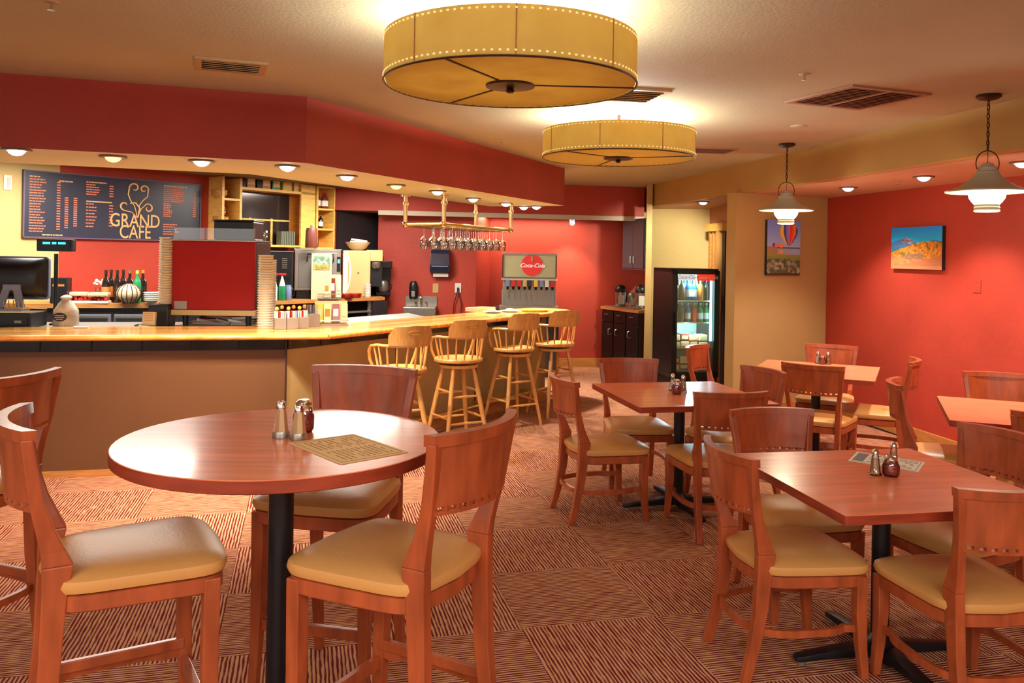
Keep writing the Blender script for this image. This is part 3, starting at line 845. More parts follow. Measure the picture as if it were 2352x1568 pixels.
MB().lathe([(R_-.002, 1.066), (R_, 1.068), (R_-.002, 1.07)], seg=72).build('tabletop', 'cherry_top', t)
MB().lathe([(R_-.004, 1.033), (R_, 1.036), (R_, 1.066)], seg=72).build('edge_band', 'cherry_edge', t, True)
pedestal(t, 1.033, .36, .038)
RT = t

# ---- table ware
def shaker(loc, label, m, h=.1, r=.02):
    t = thing('shaker', label, 'shaker', loc)
    MB().lathe([(r*1.25, 0), (r*1.3, .004), (r*1.05, .012), (r*.85, h*.45), (r*.62, h*.8)], seg=14).build('body', 'glass', t, True)
    MB().lathe([(r*.9, .006), (r*.78, h*.42), (r*.66, h*.62)], seg=12).build('filling', m, t)
    MB().lathe([(r*.68, h*.8), (r*.7, h*.86), (r*.55, h*.98), (r*.2, h*1.04)], seg=14).build('cap', 'chrome', t, True)
    return t
def flask(loc, label, h=.1, r=.03):
    t = thing('condiment_jar', label, 'jar', loc)
    MB().lathe([(r*.8, 0), (r, h*.12), (r*1.02, h*.5), (r*.75, h*.75), (r*.7, h*.8)], seg=18).build('jar_glass', 'glass', t, True)
    MB().lathe([(r*.75, .004), (r*.93, h*.12), (r*.95, h*.5), (r*.8, h*.6)], seg=16).build('flakes', 'flakes', t, True)
    MB().lathe([(r*.74, h*.8), (r*.76, h*.84), (r*.74, h*.95), (r*.5, h*1.02)], seg=18).build('lid', 'chrome', t, True)
    return t
def wood_shaker(loc, label, h=.125, r=.024):
    t = thing('pepper_shaker', label, 'shaker', loc)
    MB().lathe([(r*1.1, 0), (r*1.15, .004), (r*1.0, .02)], seg=16).build('foot', 'steel', t, True)
    MB().lathe([(r*.95, .02), (r*.6, h*.78)], seg=8).build('body', mat('tan_steel', lin(190, 150, 106), .3, metal=.4), t)
    MB().lathe([(r*.62, h*.78), (r*.64, h*.84), (r*.5, h*.96), (r*.15, h*1.0)], seg=14).build('cap', 'chrome', t, True)
    return t
z = 1.07
wood_shaker(Pz(645, 1004, z), 'left tan conical shaker with chrome cap on the round table', .113)
wood_shaker(Pz(686, 1008, z), 'right tan conical shaker beside the menu on the round table', .106)
flask(Pz(693, 994, z)+Vector((0, .02, 0)), 'round jar of chilli flakes behind the shakers on the round table', .1, .033)
z = .75
shaker(Pz(2010, 1090, z), 'slim glass pepper shaker on the near square table', 'salt', .106, .02)
flask(Pz(2046, 1092, z), 'round jar of chilli flakes on the near square table', .082, .034)
shaker(Pz(2052, 1076, z), 'chrome capped shaker behind the flakes jar on the near table', 'salt', .112, .019)
shaker(Pz(1545, 896, z), 'glass salt shaker left of the jar on the middle table', 'paperw', .11, .022)
flask(Pz(1554, 905, z), 'small jar of chilli flakes on the middle table', .095, .032)
shaker(Pz(1569, 900, z), 'tan shaker right of the jar on the middle table', 'salt', .11, .022)
shaker(Pz(1879, 834, z), 'glass salt shaker, left one of the trio on the farthest table', 'paperw', .1, .02)
flask(Pz(1889, 836, z), 'small condiment jar, middle one of the trio on the farthest table', .08, .026)
shaker(Pz(1902, 836, z), 'glass shaker, right one of the trio on the farthest table', 'salt', .1, .02)
def sheet(name, corners, z, m, label, cat, lines, ink, dark=None):
    """a printed sheet given by its four corners on the table"""
    A, B, C, D = [Pz(px, py, z) for px, py in corners]      # near-left.. going round
    base = (A+B+C+D)/4
    t = thing(name, label, cat, base)
    q = [p-base for p in (A, B, C, D)]
    MB().prism([(p.x, p.y) for p in q], .0005, .0015).build('paper', m, t)
    def at(u, v): return (q[0]*(1-u)+q[1]*u)*(1-v)+(q[3]*(1-u)+q[2]*u)*v
    b = MB()
    def strip(u0, v0, u1, v1):
        b.prism([tuple(at(u0, v0))[:2], tuple(at(u1, v0))[:2], tuple(at(u1, v1))[:2], tuple(at(u0, v1))[:2]], .0016, .002)
    for e in ((.04, .05, .96, .06), (.04, .94, .96, .95), (.04, .05, .05, .95), (.95, .05, .96, .95)): strip(*e)
    random.seed(len(label))
    for (u0, u1, v0, v1, n) in lines:
        for i in range(n):
            v = v0+(v1-v0)*(i+.5)/n; u = u0
            while u < u1-.02:
                l_ = random.uniform(.03, .09)
                if random.random() < .8: strip(u, v, min(u+l_, u1), v+(v1-v0)/n*.38)
                u += l_+.015
    o = b.build('print', ink, t); o['kind'] = 'stuff'
    if dark:
        MB().prism([tuple(at(*p))[:2] for p in ((dark[0], dark[2]), (dark[1], dark[2]), (dark[1], dark[3]), (dark[0], dark[3]))], .0016, .0022).build('dark_block', 'greyink', t)
    return t
sheet('paper_menu', [(662, 1018), (783, 1067), (938, 1039), (812, 997)], 1.07, 'kraft', 'brown paper menu with fine print lying on the round table', 'menu', [(.1, .46, .12, .88, 11), (.54, .9, .12, .88, 11)], 'ink')
sheet('menu_slip', [(1948, 1058), (2109, 1084), (2125, 1062), (1969, 1037)], .75, 'paperw', 'white printed slip with a dark square on the near square table', 'menu', [(.25, .6, .12, .88, 6), (.66, .92, .12, .88, 6)], 'greyink', (.05, .2, .12, .88))

# ================================================================ BAR STOOLS
def bar_stool(label):
    t = thing('bar_stool', label, 'bar stool', (0, 0, 0), 0, 'maple captain bar stools along the bar')
    n = 28
    def ell(k, z, dz=0): return [Vector((.215*k*math.cos(2*PI*i/n), .20*k*math.sin(2*PI*i/n), z)) for i in range(n)]
    MB().loft([ell(.9, .705), ell(1, .715), ell(1.0, .733), ell(.96, .742), ell(.7, .735), ell(.1, .73)]).build('seat', 'maple', t, True)
    MB().lathe([(.10, .685), (.1, .706)], seg=20).build('swivel_plate', 'black', t)
    MB().lathe([(.165, .66), (.17, .665), (.17, .682), (.165, .687)], seg=28).build('seat_ring', 'maple', t, True)
    feet = []
    for k in range(4):
        a = PI/4+k*PI/2; c, s = math.cos(a), math.sin(a)
        p0 = Vector((c*.135, s*.135, .662)); p1 = Vector((c*.285, s*.285, 0)); feet.append((p0, p1))
        f = [0, .1, .3, .55, .8, 1]
        MB().tube([p0+(p1-p0)*u for u in f], .016, 10, rad=[.014, .017, .021, .02, .017, .012]).build('leg', 'maple', t, True)
    def on(k, z): p0, p1 = feet[k % 4]; u = (p0.z-z)/(p0.z-p1.z); return p0+(p1-p0)*u
    for k in range(4):
        for z in ((.24, .46) if k % 2 else (.20, .42)):
            a, b = on(k, z), on(k+1, z); m_ = (a+b)/2
            MB().tube([a, a+(b-a)*.25, m_, a+(b-a)*.75, b], .009, 8, rad=[.008, .0105, .013, .0105, .008]).build('stretcher', 'maple', t, True)
    # bent arm bow, open at the front (+y)
    bow = [(-.165, .13, .735), (-.195, .135, .80), (-.21, .12, .87), (-.212, .08, .912), (-.212, 0, .925)]
    bow += [(.212*math.cos(a), -.225*math.sin(a), .93) for a in [PI-PI*k/14 for k in range(1, 14)]]
    bow += [(.212, 0, .925), (.212, .08, .912), (.21, .12, .87), (.195, .135, .80), (.165, .13, .735)]
    MB().tube(bow, .0125, 8).build('arm_bow', 'maple', t, True)
    for k in range(10):
        a = PI*(-.06+1.12*k/9)
        p = Vector((-.185*math.cos(a), -.03-.15*math.sin(a), .735)); q = Vector((-.212*math.cos(a), -.225*math.sin(a), .93))
        MB().tube([p, p+(q-p)*.35, p+(q-p)*.6, q], .007, 7, rad=[.006, .0095, .008, .0055]).build('spindle', 'maple', t, True)
    # crest: thick bent board with a hand hold
    rg = []
    for i in range(17):
        a = PI*(.23+.54*i/16); u = abs(i-8)/8
        zt = 1.075+.012*(1-u)-(.06*max(0, u-.75)/.25 if u > .75 else 0); zb = .935
        for_r = []
        for r_, z in ((.218, zb), (.240, zb), (.250, zt), (.232, zt)):
            for_r.append(Vector((-r_*math.cos(a), -r_*math.sin(a)-.01*(z > 1), z)))
        rg.append(for_r)
    MB().loft(rg).build('crest_board', 'maple', t, True)
    MB().tube([Vector((-.249*math.cos(a), -.249*math.sin(a)-.006, 1.03+dz)) for a, dz in ((PI*.42, 0), (PI*.46, .014), (PI*.5, .017), (PI*.54, .014), (PI*.58, 0), (PI*.54, -.012), (PI*.5, -.014), (PI*.46, -.012))], .004, 6, True).build('hand_hold', 'bartop2', t, True)
    return t
b0 = bar_stool('x')
for i, (x, y, a, lab) in enumerate([
    (-.864, 6.53, 124, 'nearest maple bar stool, its lower half behind the high chair'),
    (-.449, 7.22, 121, 'second nearest maple bar stool along the bar'),
    (.03, 8.10, 124, 'third maple bar stool from the camera along the bar'),
    (.455, 8.61, 120, 'farthest maple bar stool at the rounded bar end')]):
    put(b0, x, y, a, lab, i == 0)
# ================================================================ THINGS ON THE WALLS
def hit(px, py, A, B, off=0.0):
    """where the sight line of a photo point meets the vertical wall A-B"""
    dx, dz = ray(px, py); A = V2(A); B = V2(B); t = (B-A).normalized(); n = Vector((t.y, -t.x, 0))
    if n.dot(Vector((0, 0, 0))-A) < 0: n = -n
    q = A + n*off
    Y = q.dot(n)/Vector((dx, 1, 0)).dot(n)
    return Vector((dx*Y, Y, EYE+dz*Y)), n
def wallframe(name, label, cat, corners, A, B, off, group=None):
    """an Empty on a wall, local -y towards the room; returns (empty, width, height)"""
    (x0, y0), (x1, y1) = corners
    tl, n = hit(x0, y0, A, B, off); br, _ = hit(x1, y1, A, B, off)
    bl, _ = hit(x0, y1, A, B, off); tr, _ = hit(x1, y0, A, B, off)
    z0 = (bl.z+br.z)/2; z1 = (tl.z+tr.z)/2
    W = (V2(br)-V2(tl)).length; base = (V2(tl)+V2(br))/2; base.z = z0
    rz = math.atan2(n.y, n.x)+PI/2
    return thing(name, label, cat, base, rz, group), W, z1-z0
WR = ((3.47, 9.18), (5.75, -4.0)); WT = ((2.30, 8.585), (3.47, 9.18)); WM = (W1a, tuple(w1(900))[:2])
def n2d(x, y):
    h = math.sin(x*127.1+y*311.7)*43758.5453; return h-math.floor(h)
def vn(x, y):
    i, j = math.floor(x), math.floor(y); f, g = x-i, y-j; f = f*f*(3-2*f); g = g*g*(3-2*g)
    return (n2d(i, j)*(1-f)+n2d(i+1, j)*f)*(1-g)+(n2d(i, j+1)*(1-f)+n2d(i+1, j+1)*f)*g
def mix(a, b, t): return tuple(a[k]+(b[k]-a[k])*max(0, min(1, t)) for k in range(3))
def mountain(u, v):
    ridge = .62+.05*math.sin(u*9)+.11*math.exp(-((u-.36)/.15)**2)+.02*vn(u*30, 1)
    hill = .38+.30*(1-math.exp(-u*2.2))-.02*math.sin(u*7)+.03*vn(u*26, 4)
    c = mix((20, 196, 250), (20, 140, 250), (v-.55)*2.2)
    if v < ridge:
        c = mix((70, 110, 170), (60, 130, 180), vn(u*12, v*20))
        if .22 < u < .46 and v > .60: c = mix((190, 180, 200), (90, 80, 110), vn(u*45, v*40)*1.3)
        if v < .52: c = (50, 120, 130)
    if v < hill:
        c = mix((236, 176, 60), (190, 110, 40), vn(u*34, v*18)*1.1)
        if vn(u*22+9, v*16) > .74: c = (120, 110, 40)
        if v < .32-.1*u: c = mix((232, 150, 70), (150, 110, 90), vn(u*20, v*22))
        if v < .30*u+.02: c = mix((206, 120, 84), (176, 120, 70), vn(u*30, v*30))
        if .28 < u < .66 and .24 < v < .36: c = mix((130, 104, 100), (190, 130, 70), vn(u*24, v*40))
    if v < .08: c = mix(c, (206, 140, 100), .6)
    return c
def balloon(u, v):
    c = mix((150, 176, 220), (108, 132, 206), (v-.45)*1.9)
    if v < .50 and v > .38: c = mix((150, 150, 150), (136, 156, 200), (u-.45)*3)
    if v > .49 and v < .515: c = (70, 84, 70)
    if v < .52 and u < .3 and v > .38: c = (150, 120, 90)
    if v <= .38: c = mix((140, 140, 70), (96, 120, 70), (0.38-v)*8)
    if v < .30: c = mix((176, 166, 146), (74, 88, 62), vn(u*15, v*24)*1.35)
    if v < .04: c = (70, 50, 40)
    # balloon envelope
    cx, cz, r = .64, .80, .27
    dx = (u-cx)/r; dz = (v-cz)/(r*.62)
    inside = dx*dx+dz*dz < 1 and v > cz-.05
    k = (v-.54)/(cz-.05-.54)
    if .54 < v <= cz-.05: inside = abs(u-cx) < r*(.10+.88*k**.75)
    if inside and v > .54:
        wd = max(.05, (1 if v > cz-.05 else .10+.88*k**.75))
        s = (u-cx)/(r*wd)
        pal = [(226, 170, 70), (232, 190, 90), (70, 76, 120), (110, 110, 190), (150, 120, 190), (208, 54, 50), (226, 70, 40), (236, 120, 60), (60, 80, 110)]
        c = pal[max(0, min(8, int((s+1)*4.5)))]
    if (u-.26)**2/.012+(v-.55)**2/.0016 < 1: c = (120, 50, 110) if u < .24 else (196, 120, 150)
    if (u-.42)**2/.006+(v-.535)**2/.0013 < 1: c = (232, 130, 70)
    if (u-.42)**2/.004+(v-.43)**2/.0012 < 1: c = (220, 130, 100)
    return tuple(min(255, k*1.2) for k in c)
t, W_, H_ = wallframe('canvas_picture', 'canvas picture of a snowy mountain above golden trees on the red wall', 'picture', ((2048, 521), (2163, 618)), *WR, .035)
canvas('printed_canvas', W_, H_, 84, 64, mountain, t)
MB().box((0, .018, H_/2), (W_-.002, .034, H_-.002)).build('stretcher_frame', 'dark', t)
t, W_, H_ = wallframe('canvas_picture', 'tall canvas picture of a striped hot air balloon on the tan wall', 'picture', ((1763, 506), (1837, 632)), *WT, .035)
canvas('printed_canvas', W_, H_, 56, 84, balloon, t)
MB().box((0, .018, H_/2), (W_-.002, .034, H_-.002)).build('stretcher_frame', 'dark', t)
t, W_, H_ = wallframe('blank_wall_plate', 'red painted blank wall plate low right of the mountain picture', 'wall plate', ((2234, 642), (2252, 672)), *WR, .006)
MB().box((0, .003, H_/2), (W_, .006, H_)).build('plate', 'red', t, bevel=.002)
for dz in (.2, .8): MB().cyl((0, 0, H_*dz), (0, -.002, H_*dz), .004).build('screw', 'steel', t)
t, W_, H_ = wallframe('wall_control', 'white wall control at the far left on the cream wall, beside the menu board', 'wall control', ((9, 402), (27, 436)), *WM, .012)
MB().box((0, .006, H_/2), (W_, .012, H_)).build('cover', 'white', t, bevel=.002)
MB().box((W_*.12, -.001, H_/2), (W_*.4, .004, H_*.6)).build('dial_panel', 'steel2', t)

# ---- menu board
t, W_, H_ = wallframe('menu_board', 'long dark menu board with orange price columns and a gold cup drawing', 'menu board', ((54, 389), (460, 546)), *WM, .03)
# vertical extents measured at the left end, where the board is nearest
tl, _ = hit(54, 388.5, *WM, .03); bl, _ = hit(54, 545.5, *WM, .03); t.location.z = bl.z; H_ = tl.z-bl.z
MB().box((0, .014, H_/2), (W_, .028, H_)).build('board', 'chalk', t)
fw = .012
for c, d in (((0, -.004, H_-fw/2), (W_, .012, fw)), ((0, -.004, fw/2), (W_, .012, fw)), ((-W_/2+fw/2, -.004, H_/2), (fw, .012, H_)), ((W_/2-fw/2, -.004, H_/2), (fw, .012, H_))):
    MB().box(c, d).build('frame_bar', mat('mauve_frame', lin(104, 84, 110), .4), t)
def mp(f): return f*8/(9.55-1.55*f)
def rows(b, u0, u1, v0, v1, n, wordy=True):
    u0, u1 = mp(u0), mp(u1)
    for i in range(n):
        v = v0+(v1-v0)*i/max(1, n-1); u = u0
        end = u1-(random.random()*.35*(u1-u0) if wordy else 0)
        while u < end-.004:
            l_ = random.uniform(.008, .02) if wordy else (u1-u0)
            l_ = min(l_, end-u)
            b.box((-W_/2+W_*(u+l_/2), -.0008, H_*(1-v)), (W_*l_, .0016, H_*.017)); u += l_+.003
random.seed(3)
def block(nm, parts_, m='menuink'):
    b = MB()
    for p in parts_: rows(b, *p)
    o = b.build(nm, m, t); o['kind'] = 'stuff'
def vline(i, n, v0=.15, v1=.93): return v0+(v1-v0)*i/n
block('menu_column', [(.035, .13, .13, .90, 20)])
block('price_column', [(u, u+.02, .155 if k < 1 else .38, .86-.03*k, 19-5*(k > 0), False) for k, u in enumerate((.19, .235, .285))])
block('menu_column', [(.355, .43, .15, .30, 5), (.355, .42, .45, .80, 8)])
block('price_column', [(.485, .507, .15, .31, 5, False), (.485, .507, .46, .78, 8, False)])
block('menu_column', [(.79, .92, .10, .33, 8), (.79, .84, .37, .58, 8), (.79, .88, .72, .88, 5)])
block('price_column', [(.955, .972, .16, .56, 13, False)])
block('heading_line', [(.035, .12, .09, .09, 1), (.20, .30, .13, .13, 1), (.355, .47, .11, .11, 1), (.355, .50, .41, .41, 1, False), (.79, .965, .07, .07, 1), (.11, .23, .95, .95, 1)], 'menugold')
R90 = (PI/2, 0, 0)
text('board_lettering', 'GRAND', .2, 'menugold', (-W_/2+W_*.592, -.002, H_*.31), R90, t, sx=.80, bold=.001)
text('board_lettering', 'CAFE', .2, 'menugold', (-W_/2+W_*.592, -.002, H_*.125), R90, t, sx=.76, bold=.0008)
def curl(cu, cv, pts):
    q = [Vector((-W_/2+W_*(cu+x*.108), -.004, H_*(cv+y*.285))) for x, y in pts]
    MB().tube(q, .007, 6, rad=[.004+.006*math.sin(PI*min(1, (i+.5)/len(q))) for i in range(len(q))]).build('gold_scroll', 'menugold', t, True)
def spiral(x0, y0, r0, a0, turns, n=18, k=.62): return [(x0+r0*(1-k*i/n)*math.cos(a0+turns*2*PI*i/n), y0+r0*(1-k*i/n)*math.sin(a0+turns*2*PI*i/n)) for i in range(n+1)]
sx0, sy0 = .606, .47
curl(sx0, sy0, [(-.05, -.35), (-.12, 0), (-.22, .35), (-.42, .6), (-.55, .95), (-.5, 1.3)] + spiral(-.22, 1.35, .28, PI, -.85))
curl(sx0, sy0, [(-.05, -.35), (-.35, -.05), (-.7, .02)] + spiral(-.72, .3, .28, -PI/2, -.7))
curl(sx0, sy0, [(-.02, -.35), (.06, 0), (.05, .35), (.25, .65), (.5, .9), (.52, 1.2)] + spiral(.3, 1.3, .24, 0, .9))
curl(sx0, sy0, [(-.02, -.3), (.15, .15), (.4, .42)] + spiral(.55, .22, .26, PI*.6, -.9))
curl(sx0, sy0, [(-.45, .45), (-.15, .5), (.08, .2), (-.02, -.35)])

# ---- birch shelf unit on the menu wall
sA, sB = w1(477), w1(770)
SL = (sB-sA).length; D_ = .26
t = thing('wall_shelf_unit', 'pale birch wall shelf unit with cubbyholes right of the menu board', 'shelf unit', sA+w1n*.0, math.atan2(w1t.y, w1t.x))
t.location.z = 0
z0, z1 = 1.67, 2.47
def sb(nm, x0, x1, y0, y1, za, zb, m='shelfwood'):
    MB().box(((x0+x1)/2, -(y0+y1)/2, (za+zb)/2), (x1-x0, y1-y0, zb-za)).build(nm, m, t)
def sx(px):                                       # distance along the unit under a photo column, on its front
    dx = (px-CX)/F
    # solve sA + w1t*s + w1n*D_ on ray
    q = sA + w1n*D_
    return (dx*q.y-q.x)/(w1t.x-dx*w1t.y)
x1_, x2_, x3_, x4_, x5_, x6_ = max(.03, sx(502)), sx(549), sx(690), sx(722), sx(728), sx(768)
sb('side_panel', x1_-.03, x1_, 0, D_, z0, z1); sb('side_panel', x2_, x2_+.03, 0, D_, z0, z1)
sb('side_panel', x3_, x4_, D_-.03, D_, z0, z1); sb('side_panel', x5_-.02, x5_+.01, 0, D_, z0, z1); sb('side_panel', x6_-.02, x6_, 0, D_, z0, z1)
sb('back_panel', x1_, x6_, 0, .01, z0, z1, 'shelfin')
zz_ = lambda px, py: (P(px, py, (sA+w1n*D_+w1t*sx(px)).y)).z
for zt in (zz_(525, 398), zz_(525, 455), zz_(525, 516)): sb('shelf', x1_, x2_, .01, D_, zt-.024, zt)
sb('shelf', x2_+.03, x4_, .01, D_, zz_(640, 436)-.03, zz_(640, 436)); sb('shelf', x2_+.03, x3_, .01, D_, zz_(620, 562)-.025, zz_(620, 562))
for py in (428, 479, 525, 568): sb('shelf', x5_, x6_, .01, D_, zz_(748, py)-.022, zz_(748, py))
sb('mirror_panel', x2_+.03, x3_, .012, .03, zz_(620, 562), zz_(620, 440), 'mirror')
for u_ in (.33, .68): sb('mirror_mullion', x2_+(x3_-x2_)*u_, x2_+(x3_-x2_)*u_+.03, .03, .04, zz_(620, 562), zz_(620, 500), 'shelfwood')
sb('mirror_rail', x2_+.03, x3_, .03, .045, zz_(620, 502)-.02, zz_(620, 502), 'shelfwood')
UNIT = t
def onunit(px, zpx, zpy, back=.12):
    s_ = sx(px); q = sA+w1t*s_+w1n*(D_-back); q.z = zz_(zpx, zpy)+.001; return q
UR = math.atan2(w1t.y, w1t.x)

# ================================================================ SMALL GOODS
def bottle(loc, label, h, r, m='bottlegl', lab=None, cap='black_plastic', group=None, seg=14):
    t = thing('bottle', label, 'bottle', loc, 0, group)
    MB().lathe([(r*.9, 0), (r, .004), (r, h*.58), (r*.8, h*.68), (r*.36, h*.78), (r*.34, h*.93)], seg=seg).build('body', m, t, True)
    if lab: MB().lathe([(r*1.02, h*.16), (r*1.02, h*.48)], seg=seg, cap=False).build('paper_label', lab, t, True)
    MB().lathe([(r*.4, h*.9), (r*.4, h*.99), (r*.3, h)], seg=10).build('cap', cap, t, True)
    return t
def carton(loc, label, d, m, rz=0, name='carton', cat='box', group=None, face=None, lid=None):
    t = thing(name, label, cat, loc, rz, group)
    MB().box((0, 0, d[2]/2), d).build('body', m, t, bevel=min(d)*.04)
    if face: MB().box((0, -d[1]/2-.001, d[2]*.5), (d[0]*.8, .002, d[2]*.6)).build('printed_front', face, t)
    if lid: MB().box((0, 0, d[2]+.004), (d[0]*1.03, d[1]*1.03, .012)).build('lid', lid, t)
    return t
def wine_glass(loc, label, group, h=.2, up=True, m='stemglass'):
    t = thing('wine_glass', label, 'wine glass', loc, 0, group)
    k = 1 if up else -1
    MB().lathe([(.032, 0), (.031, k*.003), (.004, k*.008), (.0035, k*h*.42)], seg=10).build('stem', m, t, True)
    MB().lathe([(.004, k*h*.42), (.03, k*h*.52), (.042, k*h*.68), (.041, k*h*.84), (.033, k*h)], seg=12, cap=False).build('bowl', m, t, True)
    return t
def cup_stack(loc, label, r, h, n, m, flare=1.16):
    t = thing('cup_stack', label, 'cup stack', loc)
    st = h/n; me_ = None
    for i in range(n):
        if me_ is None:
            o = MB().lathe([(r*.86, 0), (r, st*.72), (r*1.05, st*.76), (r*1.05, st*.98), (r*.97, st)], seg=20).build('cup', m, t, True); me_ = o.data
        else:
            o = bpy.data.objects.new('cup', me_); COL.objects.link(o); o.parent = t
        o.location = (random.uniform(-.001, .001), 0, i*st); k = 1 - .05*(i/n); o.scale = (k, k, 1)
    return t
# ---- goods on the shelf unit
carton(onunit(520, 525, 455, .2), 'small square photo frame with straw in the upper left cubby', (.13, .05, .14), 'cream_pack', UR, 'framed_card', 'frame', face='trimwood')
b = thing('woven_basket', 'round woven basket in the upper left cubby of the birch shelf', 'basket', onunit(512, 525, 455, .09))
MB().lathe([(.05, 0), (.09, .04), (.085, .08), (.07, .09)], seg=18).build('basket_body', mat('wicker', lin(186, 136, 74), .7, noise=(90, .5)), b, True)
MB().tube([(.085*math.cos(a), .085*math.sin(a), .085) for a in [2*PI*k/20 for k in range(20)]], .007, 6, True).build('rim', 'trimwood', b, True)
b = dup(b, onunit(520, 525, 516), 0, 'round woven basket with dried stems in the lower left cubby'); 
random.seed(5)
bb = MB()
for i in range(26):
    a = random.random()*2*PI; r = random.uniform(.01, .07)
    bb.tube([(r*.3*math.cos(a), r*.3*math.sin(a), .05), (r*math.cos(a), r*math.sin(a), random.uniform(.13, .2))], .003, 4)
    bb.ball((r*math.cos(a), r*math.sin(a), random.uniform(.12, .2)), .008, seg=5, n=3)
o = bb.build('dried_stems', 'cream_pack', b); o['kind'] = 'stuff'
for px, d, m_, lab in ((563, (.09, .12, .22), 'dark', 'dark box first from the left on the top of the birch shelf'), (582, (.115, .12, .20), 'trimwood', 'brown carton second from the left on the birch shelf top'),
                       (602, (.08, .12, .19), 'dark', 'black box between two brown cartons on the birch shelf top'), (617, (.12, .12, .19), 'trimwood', 'brown carton fourth along on the birch shelf top'),
                       (640, (.12, .12, .17), 'green', 'dark green box fifth along on the birch shelf top'), (664, (.14, .14, .22), 'yellow', 'yellow carton on the brightly lit end of the shelf top'), (690, (.15, .14, .20), 'shelfwood', 'pale carton at the right end of the shelf top')):
    carton(onunit(px, 640, 436), lab, d, m_, UR, face=None if m_ in ('dark',) else 'kraft', lid='kraft' if m_ == 'trimwood' else None)
for i, (px, py) in enumerate(((735, 479), (741, 479), (753, 479), (758, 479))):
    bottle(onunit(px, 748, py, .10), 'syrup bottle with a white label in the upper right cubby of the birch shelf', .22, .032, 'amber', 'paperw', 'redp', 'syrup bottles in the upper right cubby')
for i, (px, py) in enumerate(((735, 525), (747, 525))):
    bottle(onunit(px, 748, py, .10), ('left', 'right')[i]+' dark bottle with white label in the middle right cubby of the birch shelf', .19, .032, 'bottlegl', 'paperw', 'amber')
bottle(onunit(738, 748, 568, .10), 'small clear bottle in the lowest right cubby', .18, .03, 'glass', None, 'chrome')
for i, px in enumerate((597, 609, 621)):
    q = onunit(px, 620, 562, .10); wine_glass(q, 'clear stemmed glass standing on the lower birch shelf', 'stemmed glasses on the lower birch shelf', .17)
for i in range(8):
    px = 656+i*4
    carton(onunit(px, 620, 562, .12), 'grey green book spine in the upright row on the lower birch shelf', (.018, .1, .17), mat('book_cover', lin(108, 112, 96), .6) if i == 0 else bpy.data.materials['book_cover'], UR, 'book', 'book', 'upright books on the lower birch shelf')
q = onunit(716, 620, 562, -.12)
b = thing('coffee_grinder', 'dark red cylinder grinder standing before the birch shelf panel', 'grinder', P(715, 569, 10.1))
MB().lathe([(.07, 0), (.075, .01), (.07, .2), (.06, .24)], seg=18).build('canister', mat('maroon', lin(112, 60, 48), .35), b, True)
MB().ball((0, 0, .26), .018).build('knob', 'chrome', b, True)

# ================================================================ BACK COUNTERS
zl, zr = 1.107, 1.05
pl_ = [(-4.52, 7.665), (-4.14, 7.79), (-2.95, 8.12), (-3.25, 8.9), (-3.62, 9.38), (-4.83, 7.75)]
ct = MB().prism(pl_, zl-.04, zl).build('wooden_worktop', 'trimwood'); tag(ct, 'left brown wooden worktop under the menu board', 'worktop')
def inset(poly, k, cx_=None):
    cx_ = sum(p[0] for p in poly)/len(poly); cy_ = sum(p[1] for p in poly)/len(poly)
    return [(cx_+(p[0]-cx_)*k, cy_+(p[1]-cy_)*k) for p in poly]
cb = thing('back_cabinet', 'dark back cabinet with grey doors below the left wooden worktop', 'cabinet')
MB().prism(inset(pl_, .93), 0, zl-.04).build('cabinet_body', 'dark', cb)
ed = (Vector((-2.95, 8.12, 0))-Vector((-4.14, 7.79, 0))).normalized(); ea = math.atan2(ed.y, ed.x)
for i, (pa_, pb_) in enumerate(((172, 256), (262, 352), (362, 398))):
    A = P(pa_, 735, 7.78+i*.09); B = P(pb_, 735, 7.85+i*.09)
    m_ = (A+B)/2; m_.z = .70
    MB().box(m_, (abs(B.x-A.x), .03, .62), rz=ea).build('grey_door', mat('grey_door', lin(128, 134, 146), .35, metal=.3) if i == 0 else bpy.data.materials['grey_door'], cb, bevel=.004)
    h = Vector((m_.x, m_.y-.03, .985))
    MB().box(h, (abs(B.x-A.x)*.9, .02, .02), rz=ea).build('door_handle', 'steel', cb)
pr_ = [(-3.15, 9.15), (-2.78, 9.59), (-1.66, 10.94), (-1.95, 11.62), (-3.57, 9.43)]
ct = MB().prism(pr_, zr-.04, zr).build('wooden_worktop', 'trimwood'); tag(ct, 'right brown wooden worktop carrying the ovens and coffee machines', 'worktop')
cb = thing('back_cabinet', 'open dark steel cabinet frame below the right wooden worktop', 'cabinet')
MB().prism(inset(pr_, .88), 0, zr-.3).build('cabinet_body', 'dark', cb)
MB().prism(inset(pr_, .9), .86, .88).build('inner_shelf', 'steel2', cb)
for px in (640, 700, 760, 848): 
    q = P(px, 720, 9.6+(px-622)*.0051+.06)
    MB().box((q.x, q.y, .5), (.04, .04, 1.0)).build('post', 'steel', cb)
q0_, q1_ = P(853, 720, 10.75), P(889, 720, 11.0)
MB().box(((q0_.x+q1_.x)/2, (q0_.y+q1_.y)/2, .5), (.24, .05, 1.0), rz=.86).build('end_panel', 'dark', cb)

def on(px, Y, z):                                # a spot on a worktop
    p = P(px, 600, Y); p.z = z+.001; return p
